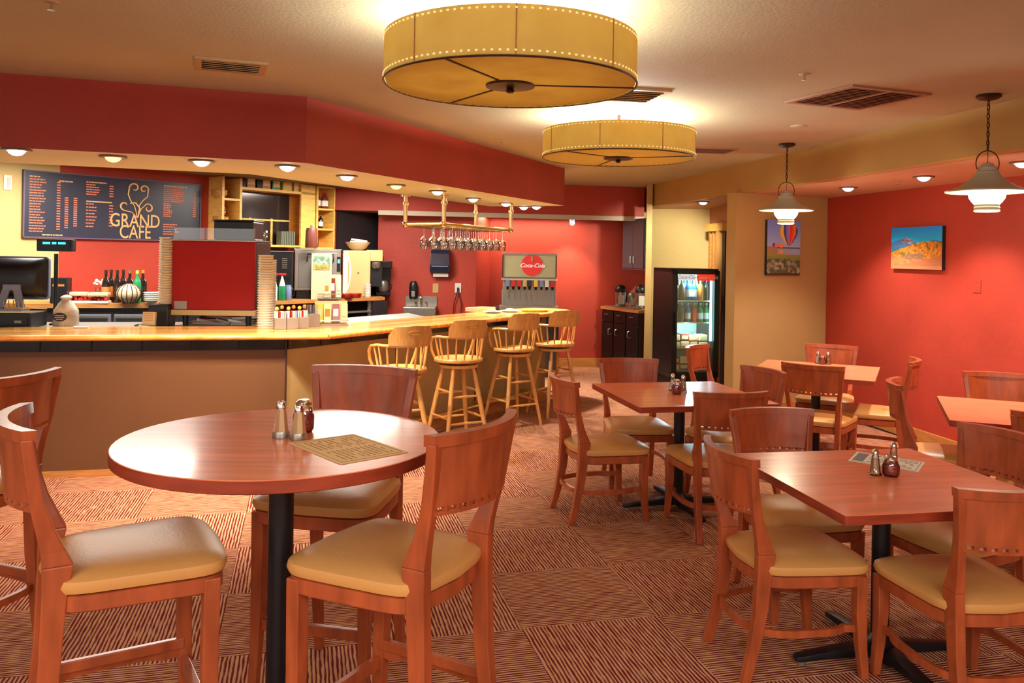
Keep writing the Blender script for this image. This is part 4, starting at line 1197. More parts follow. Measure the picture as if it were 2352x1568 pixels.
# ---- on the left worktop
for px, yt, m_, lb, cp, lab in ((244, 8.05, 'bottlegl', 'trimwood', 'bronze', 'first dark bottle from the left on the left worktop'), (256, 8.17, 'bottlegl', 'orange', 'bronze', 'dark bottle with orange label, second in the row'),
                               (270, 8.06, 'bottlegl', None, 'bronze', 'dark brown capped bottle behind the ribbed basket'), (284, 8.2, 'bottlegl', None, 'bronze', 'brown capped bottle just left of the silver capped one'),
                               (299, 8.12, 'bottlegl', 'steel2', 'steel', 'bottle with silver neck foil behind the ribbed basket'), (316, 8.06, 'green', None, 'yellow', 'green bottle with yellow foil cap, left one of two'),
                               (329, 8.2, 'bottlegl', None, 'orange', 'dark bottle with orange foil cap at the right of the row')):
    bottle(on(px, yt, zl), lab, .315, .038, m_, lb, cp)
t = thing('ribbed_basket', 'round straw coloured basket with dark vertical ribs on the left worktop', 'basket', on(297, 7.93, zl))
MB().ball((0, 0, .095), .11, (1, .9, .86), 24, 10).build('basket_body', 'cream_pack', t, True)
for k in range(14):
    a = 2*PI*k/14
    MB().tube([(.112*math.cos(b_)*math.cos(a), .101*math.cos(b_)*math.sin(a), .095+.096*math.sin(b_)) for b_ in [-1.2+2.4*i/8 for i in range(9)]], .004, 5).build('rib', 'bronze', t, True)
for px, wd, lab in ((184, .16, 'left snack tray of red fruit under a clear lid'), (229, .19, 'right snack tray of red fruit under a clear lid')):
    t = thing('snack_tray', lab, 'tray', on(px, 7.92, zl), .25)
    MB().box((0, 0, .012), (wd, .14, .024)).build('tray', 'white', t, bevel=.004)
    random.seed(px)
    bb = MB()
    for i in range(26): bb.ball((random.uniform(-wd*.42, wd*.42), random.uniform(-.055, .055), random.uniform(.03, .05)), .016, seg=7, n=4)
    o = bb.build('red_fruit', 'redp', t, True); o['kind'] = 'stuff'
    MB().box((0, 0, .085), (wd*.96, .13, .035)).build('packets', 'cream_pack', t, bevel=.01)
    MB().box((0, 0, .108), (wd*.9, .11, .014)).build('lid', 'glass', t, bevel=.004)
t = thing('flower_vase', 'small vase of white flowers above the snack trays', 'vase', on(226, 8.15, zl))
MB().lathe([(.03, 0), (.035, .04), (.02, .12), (.024, .14)], seg=14).build('vase', 'glass', t, True)
bb = MB(); random.seed(2)
for i in range(12):
    a = random.random()*6.28; r = random.random()*.05
    bb.ball((r*math.cos(a), r*math.sin(a), .17+random.random()*.05), .016, seg=6, n=4)
o = bb.build('blossoms', 'white', t, True); o['kind'] = 'stuff'
t = thing('radio', 'small dark boxy appliance at the left end of the worktop', 'appliance', on(141, 7.84, zl), .2)
MB().box((0, 0, .12), (.15, .14, .24)).build('case', 'black_plastic', t, bevel=.008)
MB().box((0, -.072, .17), (.1, .004, .02)).build('display', 'trimwood', t)
t = thing('bowl_stack', 'stack of white bowls beside the cup stack on the left worktop', 'bowl stack', on(350, 8.0, zl))
for i in range(5):
    MB().lathe([(.03, i*.018), (.075, .035+i*.018), (.072, .037+i*.018), (.028, .006+i*.018)], seg=20).build('bowl', 'white', t, True)

# ---- on the right worktop
t = thing('black_brewer', 'tall black machine with pale slats right of the cup stacks', 'coffee machine', on(636, 10.03, zr), .2)
MB().box((0, 0, .285), (.37, .28, .57)).build('case', 'black_plastic', t, bevel=.01)
for i in range(6): MB().box((.1, -.143, .38+.022*i), (.06, .006, .008)).build('slat', 'steel', t)
MB().box((0, 0, .576), (.39, .3, .012)).build('top_plate', 'steel', t)
t = thing('steel_oven', 'square stainless steel oven with black handle on the right worktop', 'oven', on(729, 10.36, zr), .3)
t.scale = (.93, .55, .93)
MB().box((0, .05, .38), (.60, .46, .54)).build('case', 'steel', t, bevel=.01)
MB().box((0, .05, .055), (.54, .42, .11)).build('plinth', 'black_plastic', t)
MB().box((0, -.186, .38), (.5, .012, .46)).build('door', 'steel2', t, bevel=.004)
MB().tube([(-.14, -.19, .50), (-.14, -.24, .50), (-.14, -.24, .59), (.2, -.24, .59), (.2, -.24, .50), (.2, -.19, .50)], .009, 8).build('handle', 'black_plastic', t, True)
MB().box((.27, -.19, .46), (.05, .006, .2)).build('control_panel', 'black_plastic', t)
MB().box((.27, -.194, .5), (.03, .003, .05)).build('display', 'vfd', t)
MB().box((0, .05, .655), (.62, .48, .01)).build('top_plate', 'chrome', t)
for px, Y_, lab, m_ in ((630, 9.77, 'left pump bottle with clear top and red pump', 'paperw'), (649, 9.82, 'right pump bottle with yellow green label and red pump', 'green')):
    t = thing('pump_bottle', lab, 'bottle', on(px, Y_, zr))
    MB().lathe([(.04, 0), (.042, .005), (.042, .15), (.038, .17)], seg=16).build('body', m_, t, True)
    MB().lathe([(.036, .17), (.012, .27), (.01, .29)], seg=14).build('funnel_top', 'white', t, True)
    MB().box((0, 0, .305), (.09, .03, .025)).build('pump_head', 'redp', t, bevel=.005)
t = thing('milk_jug', 'blue grey cylinder jug beside the pump bottles', 'jug', on(663, 9.88, zr))
MB().lathe([(.04, 0), (.043, .005), (.04, .15), (.032, .17), (.034, .18)], seg=18).build('body', 'bluegrey', t, True)
MB().tube([(.04, 0, .14), (.075, 0, .12), (.07, 0, .06), (.042, 0, .04)], .006, 6).build('handle', 'black_plastic', t, True)
t = thing('beige_grinder', 'tall beige coffee machine with a curved white front panel', 'coffee machine', on(818, 10.95, zr), .25)
t.scale = (1.04, .9, 1.04)
MB().box((.0, 0, .29), (.34, .34, .58)).build('case', 'beige', t, bevel=.02)
MB().box((.22, 0, .52), (.2, .3, .14)).build('top_box', 'beige', t, bevel=.008)
MB().box((.24, .02, .3), (.16, .2, .34)).build('dark_recess', 'black_plastic', t)
MB().lathe([(.045, .36), (.06, .38), (.06, .44)], (.24, -.1, 0), 16).build('filter_cup', 'steel', t, True)
pn = [Vector((-.17+.09*math.sin(a), -.178, .30+.27*math.cos(a))) for a in [PI*i/12 for i in range(13)]]
MB().tube(pn, .012, 6).build('curved_trim', 'white', t, True)
MB().box((-.14, -.176, .3), (.06, .008, .5)).build('white_front', 'white', t, bevel=.003)
MB().lathe([(.012, 0), (.014, .006)], (.02, -.17, .3), 10).build('knob', 'bronze', t)
t = thing('serving_bowl', 'wide cream bowl with folded white paper on top of the beige machine', 'bowl', on(821, 10.95, zr+.605))
MB().lathe([(.06, 0), (.11, .03), (.16, .10), (.165, .11), (.155, .108), (.10, .035), (.02, .012)], seg=28).build('bowl', 'cream_pack', t, True)
MB().prism([(-.09, -.05), (.13, -.06), (.12, .08), (-.08, .07)], .11, .125).build('folded_paper', 'white', t)
MB().box((.02, 0, .135), (.2, .08, .02), ry=.12).build('folded_paper', 'white', t)
t = thing('pod_brewer', 'black coffee brewer with a glass jug at the right end of the worktop', 'coffee machine', on(880, 11.38, zr), .3)
MB().box((0, .05, .02), (.2, .26, .04)).build('base', 'black_plastic', t, bevel=.005)
MB().box((.02, .13, .24), (.2, .1, .44)).build('column', 'black_plastic', t, bevel=.01)
MB().box((0, .02, .42), (.22, .26, .1)).build('brew_head', 'black_plastic', t, bevel=.01)
MB().lathe([(.06, .045), (.075, .07), (.07, .17), (.05, .2)], (0, -.02, 0), 18).build('jug', 'steel2', t, True)
MB().tube([(.07, -.04, .17), (.12, -.05, .15), (.11, -.05, .08), (.07, -.04, .07)], .007, 6).build('jug_handle', 'black_plastic', t, True)
MB().ball((-.04, -.1, .5), .04).build('bean_cap', 'redp', t, True)
cup_stack(on(846, 10.78, zr), 'short stack of white paper cups beside the beige machine', .04, .17, 8, 'white')
for i, (px, Y_) in enumerate(((796, 10.5), (816, 10.66))):
    t = thing('red_basket', ('left', 'right')[i]+' low red plastic basket on the right worktop', 'basket', on(px, Y_, zr))
    MB().lathe([(.07, 0), (.09, .05), (.093, .055), (.085, .052), (.066, .006)], seg=22).build('basket_body', 'redp', t, True)
    for z in (.015, .03, .044): MB().tube([(a_[0], a_[1], z) for a_ in arc(0, 0, .078+z*.25, 0, 2*PI, 22)[:-1]], .004, 5, True).build('rib', 'redgloss', t, True)
def snack(u, v):
    k = int(u*6)
    pal = [(226, 180, 70), (150, 60, 50), (210, 150, 90), (120, 80, 60), (228, 190, 80), (110, 110, 60)]
    return mix(pal[(k+int(v*3)*2) % 6], (240, 220, 180), vn(u*30, v*30)*.5)
def rack(px, Y_, z, wd, hh, label, rz=.0, yellow=True):
    t = thing('snack_rack', label, 'snack rack', on(px, Y_, z), rz)
    MB().box((0, .02, .008), (wd, .14, .016)).build('base', 'steel2', t)
    MB().box((0, .08, hh/2), (wd, .01, hh)).build('back_plate', 'kraft', t)
    n = max(3, int(wd/.06))
    for i in range(n):
        x = -wd/2+wd*(i+.5)/n
        p = thing('packet', None, None, (x, random.uniform(-.03, .02), .016)); p.parent = t
        del_ = MB().box((0, 0, hh*.42), (wd/n*.9, .02, hh*.8), rx=-.12).build('packet_body', 'yellow' if (i == 0 and yellow) else ('redp', 'kraft', 'amber', 'cream_pack', 'green')[i % 5], p, bevel=.004)
        MB().box((0, -.012, hh*.45), (wd/n*.6, .004, hh*.3), rx=-.12).build('printed_patch', ('cream_pack', 'orange', 'white')[i % 3], p)
    MB().box((0, -.055, hh*.22), (wd, .006, .01)).build('front_wire', 'chrome', t)
    return t
rack(758, 10.2, zr, .29, .30, 'rack of yellow and brown snack packets before the steel oven', .3)
t = thing('photo_card', 'upright printed card with a landscape above the snack rack', 'card', on(739, 10.13, zr), .3)
MB().box((0, .012, .28), (.24, .008, .56)).build('card_board', 'cream_pack', t)
o = canvas('card_print', .2, .17, 20, 16, lambda u, v: mix((170, 190, 180), (90, 120, 90), vn(u*9, v*9)) if v > .4 else mix((220, 190, 90), (120, 110, 60), vn(u*12, v*9)), t, 'print_gloss', .004); o.location.z = .36

# ================================================================ THINGS AT THE BAR
zw = 1.0
t = thing('espresso_machine', 'big espresso machine with a plain red enamel back panel standing on the bar', 'espresso machine', on(492, 6.95, zw), .04)
W2 = .682
MB().box((0, .26, .42), (W2, .5, .57)).build('body', 'black_plastic', t, bevel=.01)
MB().box((0, 0, .4175), (W2, .03, .58)).build('red_back_panel', 'redgloss', t, bevel=.006)
MB().box((0, -.004, .111), (W2+.03, .06, .045)).build('lower_rail', 'beige', t, bevel=.004)
MB().box((0, -.017, .135), (W2, .006, .006)).build('shadow_gap', 'black', t)
MB().box((0, .22, .712), (W2+.02, .52, .012)).build('cup_tray', 'steel', t, bevel=.003)
MB().box((0, -.02, .765), (W2-.01, .006, .10)).build('glass_guard', 'glass', t)
for x in (-W2/2+.01, -.07, W2/2-.01): MB().box((x, -.02, .765), (.012, .012, .106)).build('guard_post', 'steel2', t)
MB().box((.14, .22, .80), (.33, .34, .16)).build('bean_hopper', 'black_plastic', t, bevel=.012)
MB().box((.14, .22, .885), (.34, .35, .012)).build('hopper_lid', 'black', t, bevel=.004)
MB().box((-W2/2+.075, -.017, .17), (.105, .004, .07)).build('maker_plate', 'steel2', t, bevel=.002)
for x in (-W2/2+.1, W2/2-.06):
    for y in (.04, .44): MB().cyl((x, y, 0), (x, y, .1), .022, .028).build('foot', 'black', t, True)
for i, (x, a) in enumerate(((-.1, .5), (.05, -.3), (.16, .2))):
    MB().box((x, .12, .03), (.14, .03, .03), rz=a, ry=.2).build('portafilter', 'steel', t, bevel=.005)
MB().box((0, .25, .012), (.5, .3, .02)).build('drip_tray', 'steel2', t)
t = thing('cup_stand', 'matt black box that carries the tall left cup stack', 'box', on(374, 6.92, zw), .0)
MB().box((0, 0, .085), (.165, .16, .17)).build('box_body', 'black_plastic', t, bevel=.008)
MB().box((0, 0, .173), (.15, .145, .008)).build('top_rim', 'dark', t)
cup_stack(on(381, 6.92, zw+.18), 'tall stack of brownish paper cups left of the red machine', .055, .55, 26, 'cupw')
cup_stack(on(611, 6.72, zw), 'tall stack of cream paper cups right of the red machine', .062, .60, 30, 'cupw')
cup_stack(on(624, 7.02, zw), 'shorter stack of white lids behind the right cup stack', .042, .56, 28, 'white')
# till
t = thing('till_monitor', 'back of a black till monitor with a grey A shaped stand at the left edge', 'monitor', on(40, 6.55, zw), .12)
bb = MB()
def rr_(w_, h_, cz, y, r=.03, n=5):
    pts = []
    for cx_, cz_, a0 in ((w_/2-r, cz+h_/2-r, 0), (-w_/2+r, cz+h_/2-r, PI/2), (-w_/2+r, cz-h_/2+r, PI), (w_/2-r, cz-h_/2+r, 3*PI/2)):
        pts += [Vector((cx_+r*math.cos(a0+PI/2*i/n), y, cz_+r*math.sin(a0+PI/2*i/n))) for i in range(n+1)]
    return pts
MB().loft([rr_(.46, .34, .27, .05), rr_(.46, .34, .27, .02)]).build('screen_bezel', 'bluegrey', t, True)
MB().loft([rr_(.44, .32, .27, .02), rr_(.42, .30, .265, -.02, .06), rr_(.34, .24, .255, -.06, .1), rr_(.26, .18, .245, -.075, .08)]).build('rear_shell', 'black_plastic', t, True)
for s in (-1, 1):
    MB().loft([[Vector((s*.035+s*k*.045+u, -.09-.03*k, .20-.17*k+0)) for u in (-.028, .028)]+[Vector((s*.035+s*k*.045+u, -.07-.03*k, .20-.17*k)) for u in (.028, -.028)] for k in (0, .5, 1)]).build('stand_leg', 'bluegrey', t)
MB().box((0, -.08, .20), (.13, .03, .05)).build('stand_bridge', 'bluegrey', t, bevel=.008)
MB().box((0, -.1, .03), (.22, .16, .02)).build('stand_base', 'bluegrey', t, bevel=.006)
random.seed(9)
for i in range(5):
    x = -.05+.035*i
    MB().tube([(x, -.1, .10), (x+.02, -.14, .05), (x+.06, -.17, .045), (x+.12+.02*i, -.16, .042)], .004, 6).build('cable', 'cream_pack', t, True)
t2 = thing('cash_drawer', 'flat black cash drawer under the till monitor', 'cash drawer', on(40, 6.62, zw-.0), .12); t2.location.z = zw
MB().box((-.06, .0, .06), (.46, .3, .115)).build('drawer_case', 'black', t2, bevel=.006)
MB().box((-.06, -.153, .05), (.42, .006, .07)).build('drawer_front', 'black_plastic', t2)
MB().box((.08, -.157, .05), (.05, .004, .02)).build('lock_plate', 'steel2', t2)
t.location.z = zw+.118
t = thing('price_display', 'till pole display with glowing blue characters on a grey post', 'display', on(129, 6.82, zw), .06)
MB().cyl((0, 0, 0), (0, 0, .58), .016).build('pole', 'black_plastic', t, True)
MB().lathe([(.045, 0), (.045, .01), (.02, .02)], seg=20).build('pole_foot', 'black', t, True)
MB().box((0, 0, .65), (.285, .07, .10)).build('display_case', 'black_plastic', t, bevel=.008)
MB().box((0, -.037, .655), (.25, .004, .07)).build('display_window', 'black_plastic', t)
bb = MB(); x = -.085; random.seed(4)
for i, ch_ in enumerate('##### ### #####'):
    if ch_ == '#': bb.box((x, -.0405, .667), (.0085, .002, .018))
    x += .0122
o = bb.build('glowing_characters', 'vfd', t); o['kind'] = 'stuff'
# tip jar, card holder
t = thing('cookie_jar', 'clear bag shaped jar with a black oval label beside the till', 'jar', on(154, 6.64, zw))
t.scale = (.9, .9, .95)
MB().lathe([(.1, 0), (.105, .02), (.1, .14), (.06, .2), (.035, .23), (.05, .25), (.03, .262)], seg=24).build('jar_body', mat('milky_plastic', lin(206, 196, 180), .3, noise=(14, .35)), t, True)
MB().lathe([(.04, .235), (.034, .262), (.01, .27)], seg=18).build('lid', 'white', t, True)
lb = MB(); lb.loft([[Vector((.062*math.cos(a), -.104-y_, .09+.036*math.sin(a))) for a in [2*PI*i/24 for i in range(24)]] for y_ in (0, .004)]); lb.build('oval_label', 'black_plastic', t)
for dz, l_ in ((.012, .08), (-.004, .09), (-.02, .06)): MB().box((0, -.109, .09+dz), (l_, .001, .007)).build('gold_line', 'menugold', t)
t = thing('card_holder', 'small tray with cream cards standing on the bar between till and cup stand', 'card holder', on(337, 6.72, zw))
MB().box((0, 0, .012), (.15, .08, .024)).build('tray', 'glass', t, bevel=.004)
MB().box((.03, 0, .07), (.10, .03, .11), rx=-.15).build('cards', 'cream_pack', t)
for i in range(4): MB().box((.03, -.018, .06+.018*i), (.07, .002, .004), rx=-.15).build('print_line', 'ink', t)
t = thing('note_pad', 'flat white pad on the bar right of the cookie jar', 'note pad', on(190, 6.4, zw+.02), .3)
MB().box((0, 0, .006), (.1, .08, .012)).build('pages', 'paperw', t); MB().box((0, .03, .013), (.1, .01, .003)).build('binding', 'greyink', t)
# sugar caddies with packets, stirrer rack
random.seed(11)
for i, (px, Y_) in enumerate(((645, 6.56), (672, 6.62), (697, 6.70))):
    t = thing('sugar_caddy', ('left', 'middle', 'right')[i]+' steel caddy of sugar packets on the bar beside the cup stacks', 'caddy', on(px, Y_, 1.02), .5)
    MB().box((0, 0, .045), (.09, .07, .09)).build('caddy', 'steel2', t, bevel=.004)
    for k in range(6):
        MB().box((-.036+.0145*k, random.uniform(-.01, .01), .10), (.010, .045, .08), rz=random.uniform(-.2, .2)).build('packet', ('white', 'cream_pack', 'redp', 'white', 'kraft', 'bluegrey')[k], t)
    for k in range(2): MB().ball((-.02+.04*k, .02, .16+.01*k), .016, seg=8, n=5).build('stopper', 'orange' if k else 'yellow', t, True)
t = thing('stirrer_rack', 'slatted steel rack of stirrers between the caddies and the snack packets', 'rack', on(717, 6.84, 1.02), .6)
MB().box((0, 0, .05), (.12, .08, .1)).build('rack_body', 'steel2', t)
for k in range(9): MB().cyl((-.05+.0125*k, -.02, .08), (-.05+.0125*k, -.01, .18), .003, seg=6).build('stirrer', 'steel', t)
rack(764, 6.98, 1.02, .27, .20, 'rack of dark red and yellow snack packets on the bar beside the caddies', .3)

# ================================================================ TOWEL WALL
WTW = ((-1.86, 11.55), (-.497, 11.60))
t, W_, H_ = wallframe('towel_dispenser', 'dark blue black paper towel dispenser on the red wall with a white sheet hanging', 'towel dispenser', ((989, 571), (1034, 628)), *WTW, .02)
prof = [(.0, 0), (-.13, 0.02), (-.17, H_*.35), (-.16, H_*.8), (-.10, H_), (.0, H_)]
MB().loft([[Vector((s*(W_/2)*(1-.12*(z/H_)), y, z)) for y, z in prof] for s in (-1, 1)]).build('housing', mat('smoke_plastic', lin(34, 40, 62), .15, coat=.5), t, bevel=.006)
for k in range(4): MB().box((0, -.165+.004*k, H_*(.3+.14*k)), (W_*.8, .012, .012)).build('window_line', 'bluegrey', t)
MB().box((.01, -.08, -.02), (W_*.75, .004, .05), rx=.3).build('paper_towel', 'white', t)
t, W_, H_ = wallframe('soap_dispenser', 'small black soap dispenser on the red wall left of the towel dispenser', 'soap dispenser', ((941, 645), (960, 686)), *WTW, .01)
MB().loft([[Vector((math.cos(a)*W_/2*k, -.06+math.sin(a)*.05*k, z)) for a in [2*PI*i/16 for i in range(16)]] for k, z in ((.8, 0), (1, .03), (1, H_*.7), (.85, H_*.9), (.5, H_))]).build('housing', 'black_plastic', t, True)
MB().box((0, -.112, H_*.3), (W_*.4, .006, H_*.3)).build('sight_window', 'steel2', t, bevel=.002)
t, W_, H_ = wallframe('switch_plate', 'tan switch plate on the red wall below the towel dispenser', 'switch', ((994, 651), (1007, 672)), *WTW, .008)
MB().box((0, .003, H_/2), (W_, .008, H_)).build('plate', 'tan', t, bevel=.002); MB().box((0, -.003, H_/2), (.012, .008, .03)).build('toggle', 'cream', t)
t, W_, H_ = wallframe('power_outlet', 'white power outlet with two black cords on the red wall', 'outlet', ((1045, 650), (1059, 672)), *WTW, .008)
MB().box((0, .003, H_/2), (W_, .008, H_)).build('plate', 'white', t, bevel=.002)
MB().box((0, -.012, H_*.4), (.025, .025, .04)).build('plug', 'black_plastic', t, bevel=.003)
for s in (-1, 1):
    MB().tube([(s*.005, -.02, H_*.35), (s*.015, -.03, -.02), (s*.05, -.03, -.15), (s*.045-.02*(s < 0), -.03, -.38)], .006, 6).build('cord', 'black_plastic', t, True)
t, W_, H_ = wallframe('hand_sink', 'small stainless hand sink under the soap dispenser', 'sink', ((932, 697), (1003, 735)), *WTW, .0)
MB().box((0, -.2, H_*.5), (W_, .40, .18)).build('basin', 'steel', t, bevel=.01)
MB().box((0, -.01, H_*1.0), (W_, .02, H_*.9)).build('splashback', 'steel', t)
MB().tube([(0, -.05, H_*.9), (0, -.05, H_*.9+.12), (0, -.10, H_*.9+.15), (0, -.17, H_*.9+.12)], .011, 8).build('faucet', 'chrome', t, True)
for s in (-1, 1): MB().cyl((s*.07, -.05, H_*.9), (s*.07, -.05, H_*.9+.05), .014).build('tap_handle', 'chrome', t)

# ================================================================ SODA FOUNTAIN
t = thing('soda_counter', 'dark counter with the soda fountain at the end of the bar', 'counter', on(1212, 11.25, 0))
MB().box((0, .2, .44), (.86, .62, .88)).build('counter_body', 'dark', t, bevel=.01); MB().box((0, .2, .895), (.90, .66, .03)).build('counter_top', 'dark', t)
t = thing('soda_fountain', 'soda fountain with a round red sign over a row of coloured dispensing valves', 'soda dispenser', on(1216, 11.1, .91))
Yf = 11.1; wpx = Yf/F
MB().box((0, .1, .36), (.70, .36, .72)).build('back_body', 'steel2', t, bevel=.008)
ZT = lambda py: P(1216, py, Yf).z-.911
MB().box((0, -.08, (ZT(586)+ZT(636))/2), (.69, .10, ZT(586)-ZT(636))).build('sign_box', mat('sign_panel', lin(156, 148, 108), .3, emis=lin(150, 150, 110), estr=.25, noise=(3, .15)), t, bevel=.004)
MB().box((0, -.08, ZT(583)), (.72, .14, .03)).build('top_hood', 'steel2', t, bevel=.004)
for s in (-1, 1): MB().box((s*.352, -.09, (ZT(586)+ZT(636))/2), (.014, .12, ZT(586)-ZT(636))).build('sign_edge', 'dark', t)
zc_ = (ZT(583)+ZT(634))/2
MB().cyl((.035, -.13, zc_), (.035, -.142, zc_), .143, seg=36).build('round_sign', mat('sign_red', lin(206, 34, 30), .25, emis=lin(200, 30, 26), estr=.25), t, True)
text('sign_lettering', 'Coca-Cola', .075, mat('sign_white', lin(240, 235, 230), .4, emis=(1, 1, 1, 1), estr=.2), (.035, -.1435, zc_-.005), (PI/2, 0, 0), t, shear=.35, bold=.0012)
MB().lathe([(.008, 0), (.014, .03), (.009, .05), (.006, .07)], (.035, -.15, zc_+.05), 10).build('bottle_emblem', 'beige', t, True)
MB().box((0, -.07, ZT(641)), (.74, .16, .02)).build('upper_ledge', 'steel', t)
MB().box((0, -.06, ZT(690)), (.72, .02, .28)).build('splash_plate', 'steel', t)
cols = ['bluegrey', 'redp', 'redp', 'beige', 'black_plastic', 'yellow', 'bluegrey', 'white', 'redp']
for i, px in enumerate((1167, 1180, 1193, 1206, 1217, 1231, 1244, 1256, 1269)):
    x = (px-1216)*wpx
    v = thing('valve', None, None, (x, -.12, ZT(650))); v.parent = t
    MB().box((0, 0, 0), (.052, .09, .085)).build('valve_badge', cols[i], v, bevel=.004)
    MB().cyl((0, .0, -.04), (0, .0, -.085), .018, .012).build('nozzle', 'black', v)
    MB().box((0, .02, -.13), (.012, .01, .12)).build('lever', 'steel2', v)
MB().box((0, -.12, .03), (.78, .22, .06)).build('drip_tray', 'steel', t, bevel=.006)
# plates and tray at the bar end
t = thing('yellow_tray', 'yellow oval tray lying at the rounded bar end', 'tray', Pz(1236, 717, 1.021)+Vector((0, .0, 0)), .3)
t.location = (.26, 9.10, 1.021)
MB().loft([[Vector((math.cos(a)*.16*k, math.sin(a)*.11*k, z)) for a in [2*PI*i/28 for i in range(28)]] for k, z in ((.85, 0), (1, .02), (.98, .024), (.84, .006), (.1, .006))]).build('tray', 'yellow', t, True)
for i, (x, y) in enumerate(((-.01, 8.99), (-.2, 8.80))):
    t = thing('white_plate', ('right', 'left')[i]+' white plate with crumpled paper near the bar end', 'plate', (x, y, 1.021))
    MB().lathe([(.05, 0), (.10, .012), (.098, .015), (.05, .004)], seg=26).build('plate', 'white', t, True)
    MB().ball((0, 0, .022), .05, (1, .8, .35), 10, 6).build('crumpled_paper', 'cream_pack', t)
t = thing('wicker_tray', 'brown rimmed tray behind the plates at the bar end', 'tray', (-.33, 9.02, 1.021), .95)
MB().box((0, 0, .006), (.3, .16, .012)).build('tray_base', 'trimwood', t); 
for c, d in (((0, .08, .02), (.3, .012, .04)), ((0, -.08, .02), (.3, .012, .04)), ((.15, 0, .02), (.012, .17, .04)), ((-.15, 0, .02), (.012, .17, .04))): MB().box(c, d).build('tray_rim', 'kraft', t)

# ================================================================ GLASS RACK
t = thing('glass_rack', 'brass tube rack hanging from the soffit over the bar', 'glass rack')
zr_ = 1.915
c1 = Vector((-.65, 7.86, zr_)); c2 = Vector((-.02, 9.4, zr_)); c4 = Vector((-1.05, 8.15, zr_)); c3 = Vector((-.43, 9.72, zr_))
MB().tube([c1, c2, c3, c4], .019, 10, True).build('rim_tube', 'brass', t, True)
for c in (c1, c2, c3, c4):
    tp = Vector((c.x, c.y, ZS)) if c is not c3 else Vector((c.x, c.y, ZI))
    MB().cyl(c, tp, .021).build('hanger_post', 'brass', t, True)
    MB().lathe([(.05, -.012), (.05, 0)], tp, 16).build('ceiling_flange', 'brass', t, True)
    MB().ball(c, .032).build('corner_joint', 'brass', t, True)
    MB().lathe([(.03, -.02), (.032, 0), (.03, .02)], (c.x, c.y, zr_+.2), 12).build('collar', 'brass', t, True)
rails = 9
g0 = None
for i in range(rails):
    u = (i+.6)/(rails+.2)
    for dd in (-.014, .014):
        a = c1+(c2-c1)*(u+dd); b = c4+(c3-c4)*(u+dd)
        MB().cyl(a-Vector((0, 0, .02)), b-Vector((0, 0, .02)), .006).build('rail', 'brass', t, True)
    for k in range(4):
        if i == 0 and k > 1: continue
        a = c1+(c2-c1)*u; b = c4+(c3-c4)*u; p = a+(b-a)*(.12+.25*k); p.z = zr_-.013
        if g0 is None: g0 = wine_glass(p, 'wine glass hanging upside down from the brass rack over the bar', 'wine glasses hanging in the rack', .225, False)
        else: dup(g0, p)

# ================================================================ FAR CABINETS
t = thing('base_cabinet', 'black base cabinet with small steel handles by the far red wall', 'cabinet')
cd0, cd1 = Vector((1.345, 12.20, 0)), Vector((1.76, 11.36, 0))
cdv = (cd1-cd0).normalized(); cn = Vector((cdv.y, -cdv.x, 0)); 
if cn.x > 0: cn = -cn
MB().prism([tuple(cd0)[:2], tuple(cd1)[:2], tuple(cd1-cn*.09)[:2], (1.87, 12.25)], 0, .865).build('cabinet_body', 'dark', t)
ca = math.atan2(cdv.y, cdv.x); Lc = (cd1-cd0).length
for i in range(3):
    c = cd0+cdv*(Lc*(i+.5)/3)+cn*.01
    MB().box((c.x, c.y, .77), (Lc/3*.93, .02, .15), rz=ca).build('drawer', 'black_plastic', t, bevel=.003)
    MB().box((c.x+cn.x*.03, c.y+cn.y*.03, .80), (.08, .014, .012), rz=ca).build('drawer_handle', 'steel', t)
    MB().box((c.x, c.y, .37), (Lc/3*.93, .02, .62), rz=ca).build('door', 'black_plastic', t, bevel=.003)
    h = c+cdv*(.07 if i == 0 else -.07)
    MB().tube([(h.x+cn.x*.01, h.y+cn.y*.01, .60), (h.x+cn.x*.04, h.y+cn.y*.04, .59), (h.x+cn.x*.04, h.y+cn.y*.04, .52), (h.x+cn.x*.01, h.y+cn.y*.01, .51)], .007, 6).build('door_handle', 'steel', t, True)
a_, b2 = cd0+cn*.03-cdv*.02, cd1+cn*.03
ct = MB().prism([tuple(a_)[:2], tuple(b2)[:2], tuple(b2-cn*.12)[:2], (1.87, 12.25), (1.33, 12.24)], .866, .906).build('cabinet_worktop', 'trimwood'); tag(ct, 'brown worktop of the far coffee station with the thermal jugs', 'worktop')
t = thing('wall_cabinet', 'dark grey wall cabinet with two small handles high on the far wall', 'cabinet')
A = P(1432, 500, 12.1); B = P(1484, 500, 11.45); zt, zb_ = 2.17, P(1432, 618, 12.1).z
u_ = (V2(B)-V2(A)).normalized(); wn = Vector((u_.y, -u_.x, 0)); wn = -wn if wn.x > 0 else wn
MB().prism([(A.x, A.y), (B.x, B.y), (B.x+.06, B.y+.03), (A.x+.42, A.y+.12)], zb_, zt).build('cabinet_body', mat('slate_cabinet', lin(84, 84, 96), .4), t)
for i in range(2):
    c = V2(A)+(V2(B)-V2(A))*(.27+.46*i)+wn*.01; l_ = (V2(B)-V2(A)).length*.45
    MB().box((c.x, c.y, (zb_+zt)/2), (l_, .02, (zt-zb_)*.94), rz=math.atan2(u_.y, u_.x)).build('door', bpy.data.materials['slate_cabinet'], t, bevel=.003)
    h = V2(A)+(V2(B)-V2(A))*(.42+.14*i)+wn*.03
    MB().box((h.x, h.y, zb_+.14), (.014, .014, .1)).build('door_handle', 'steel', t)
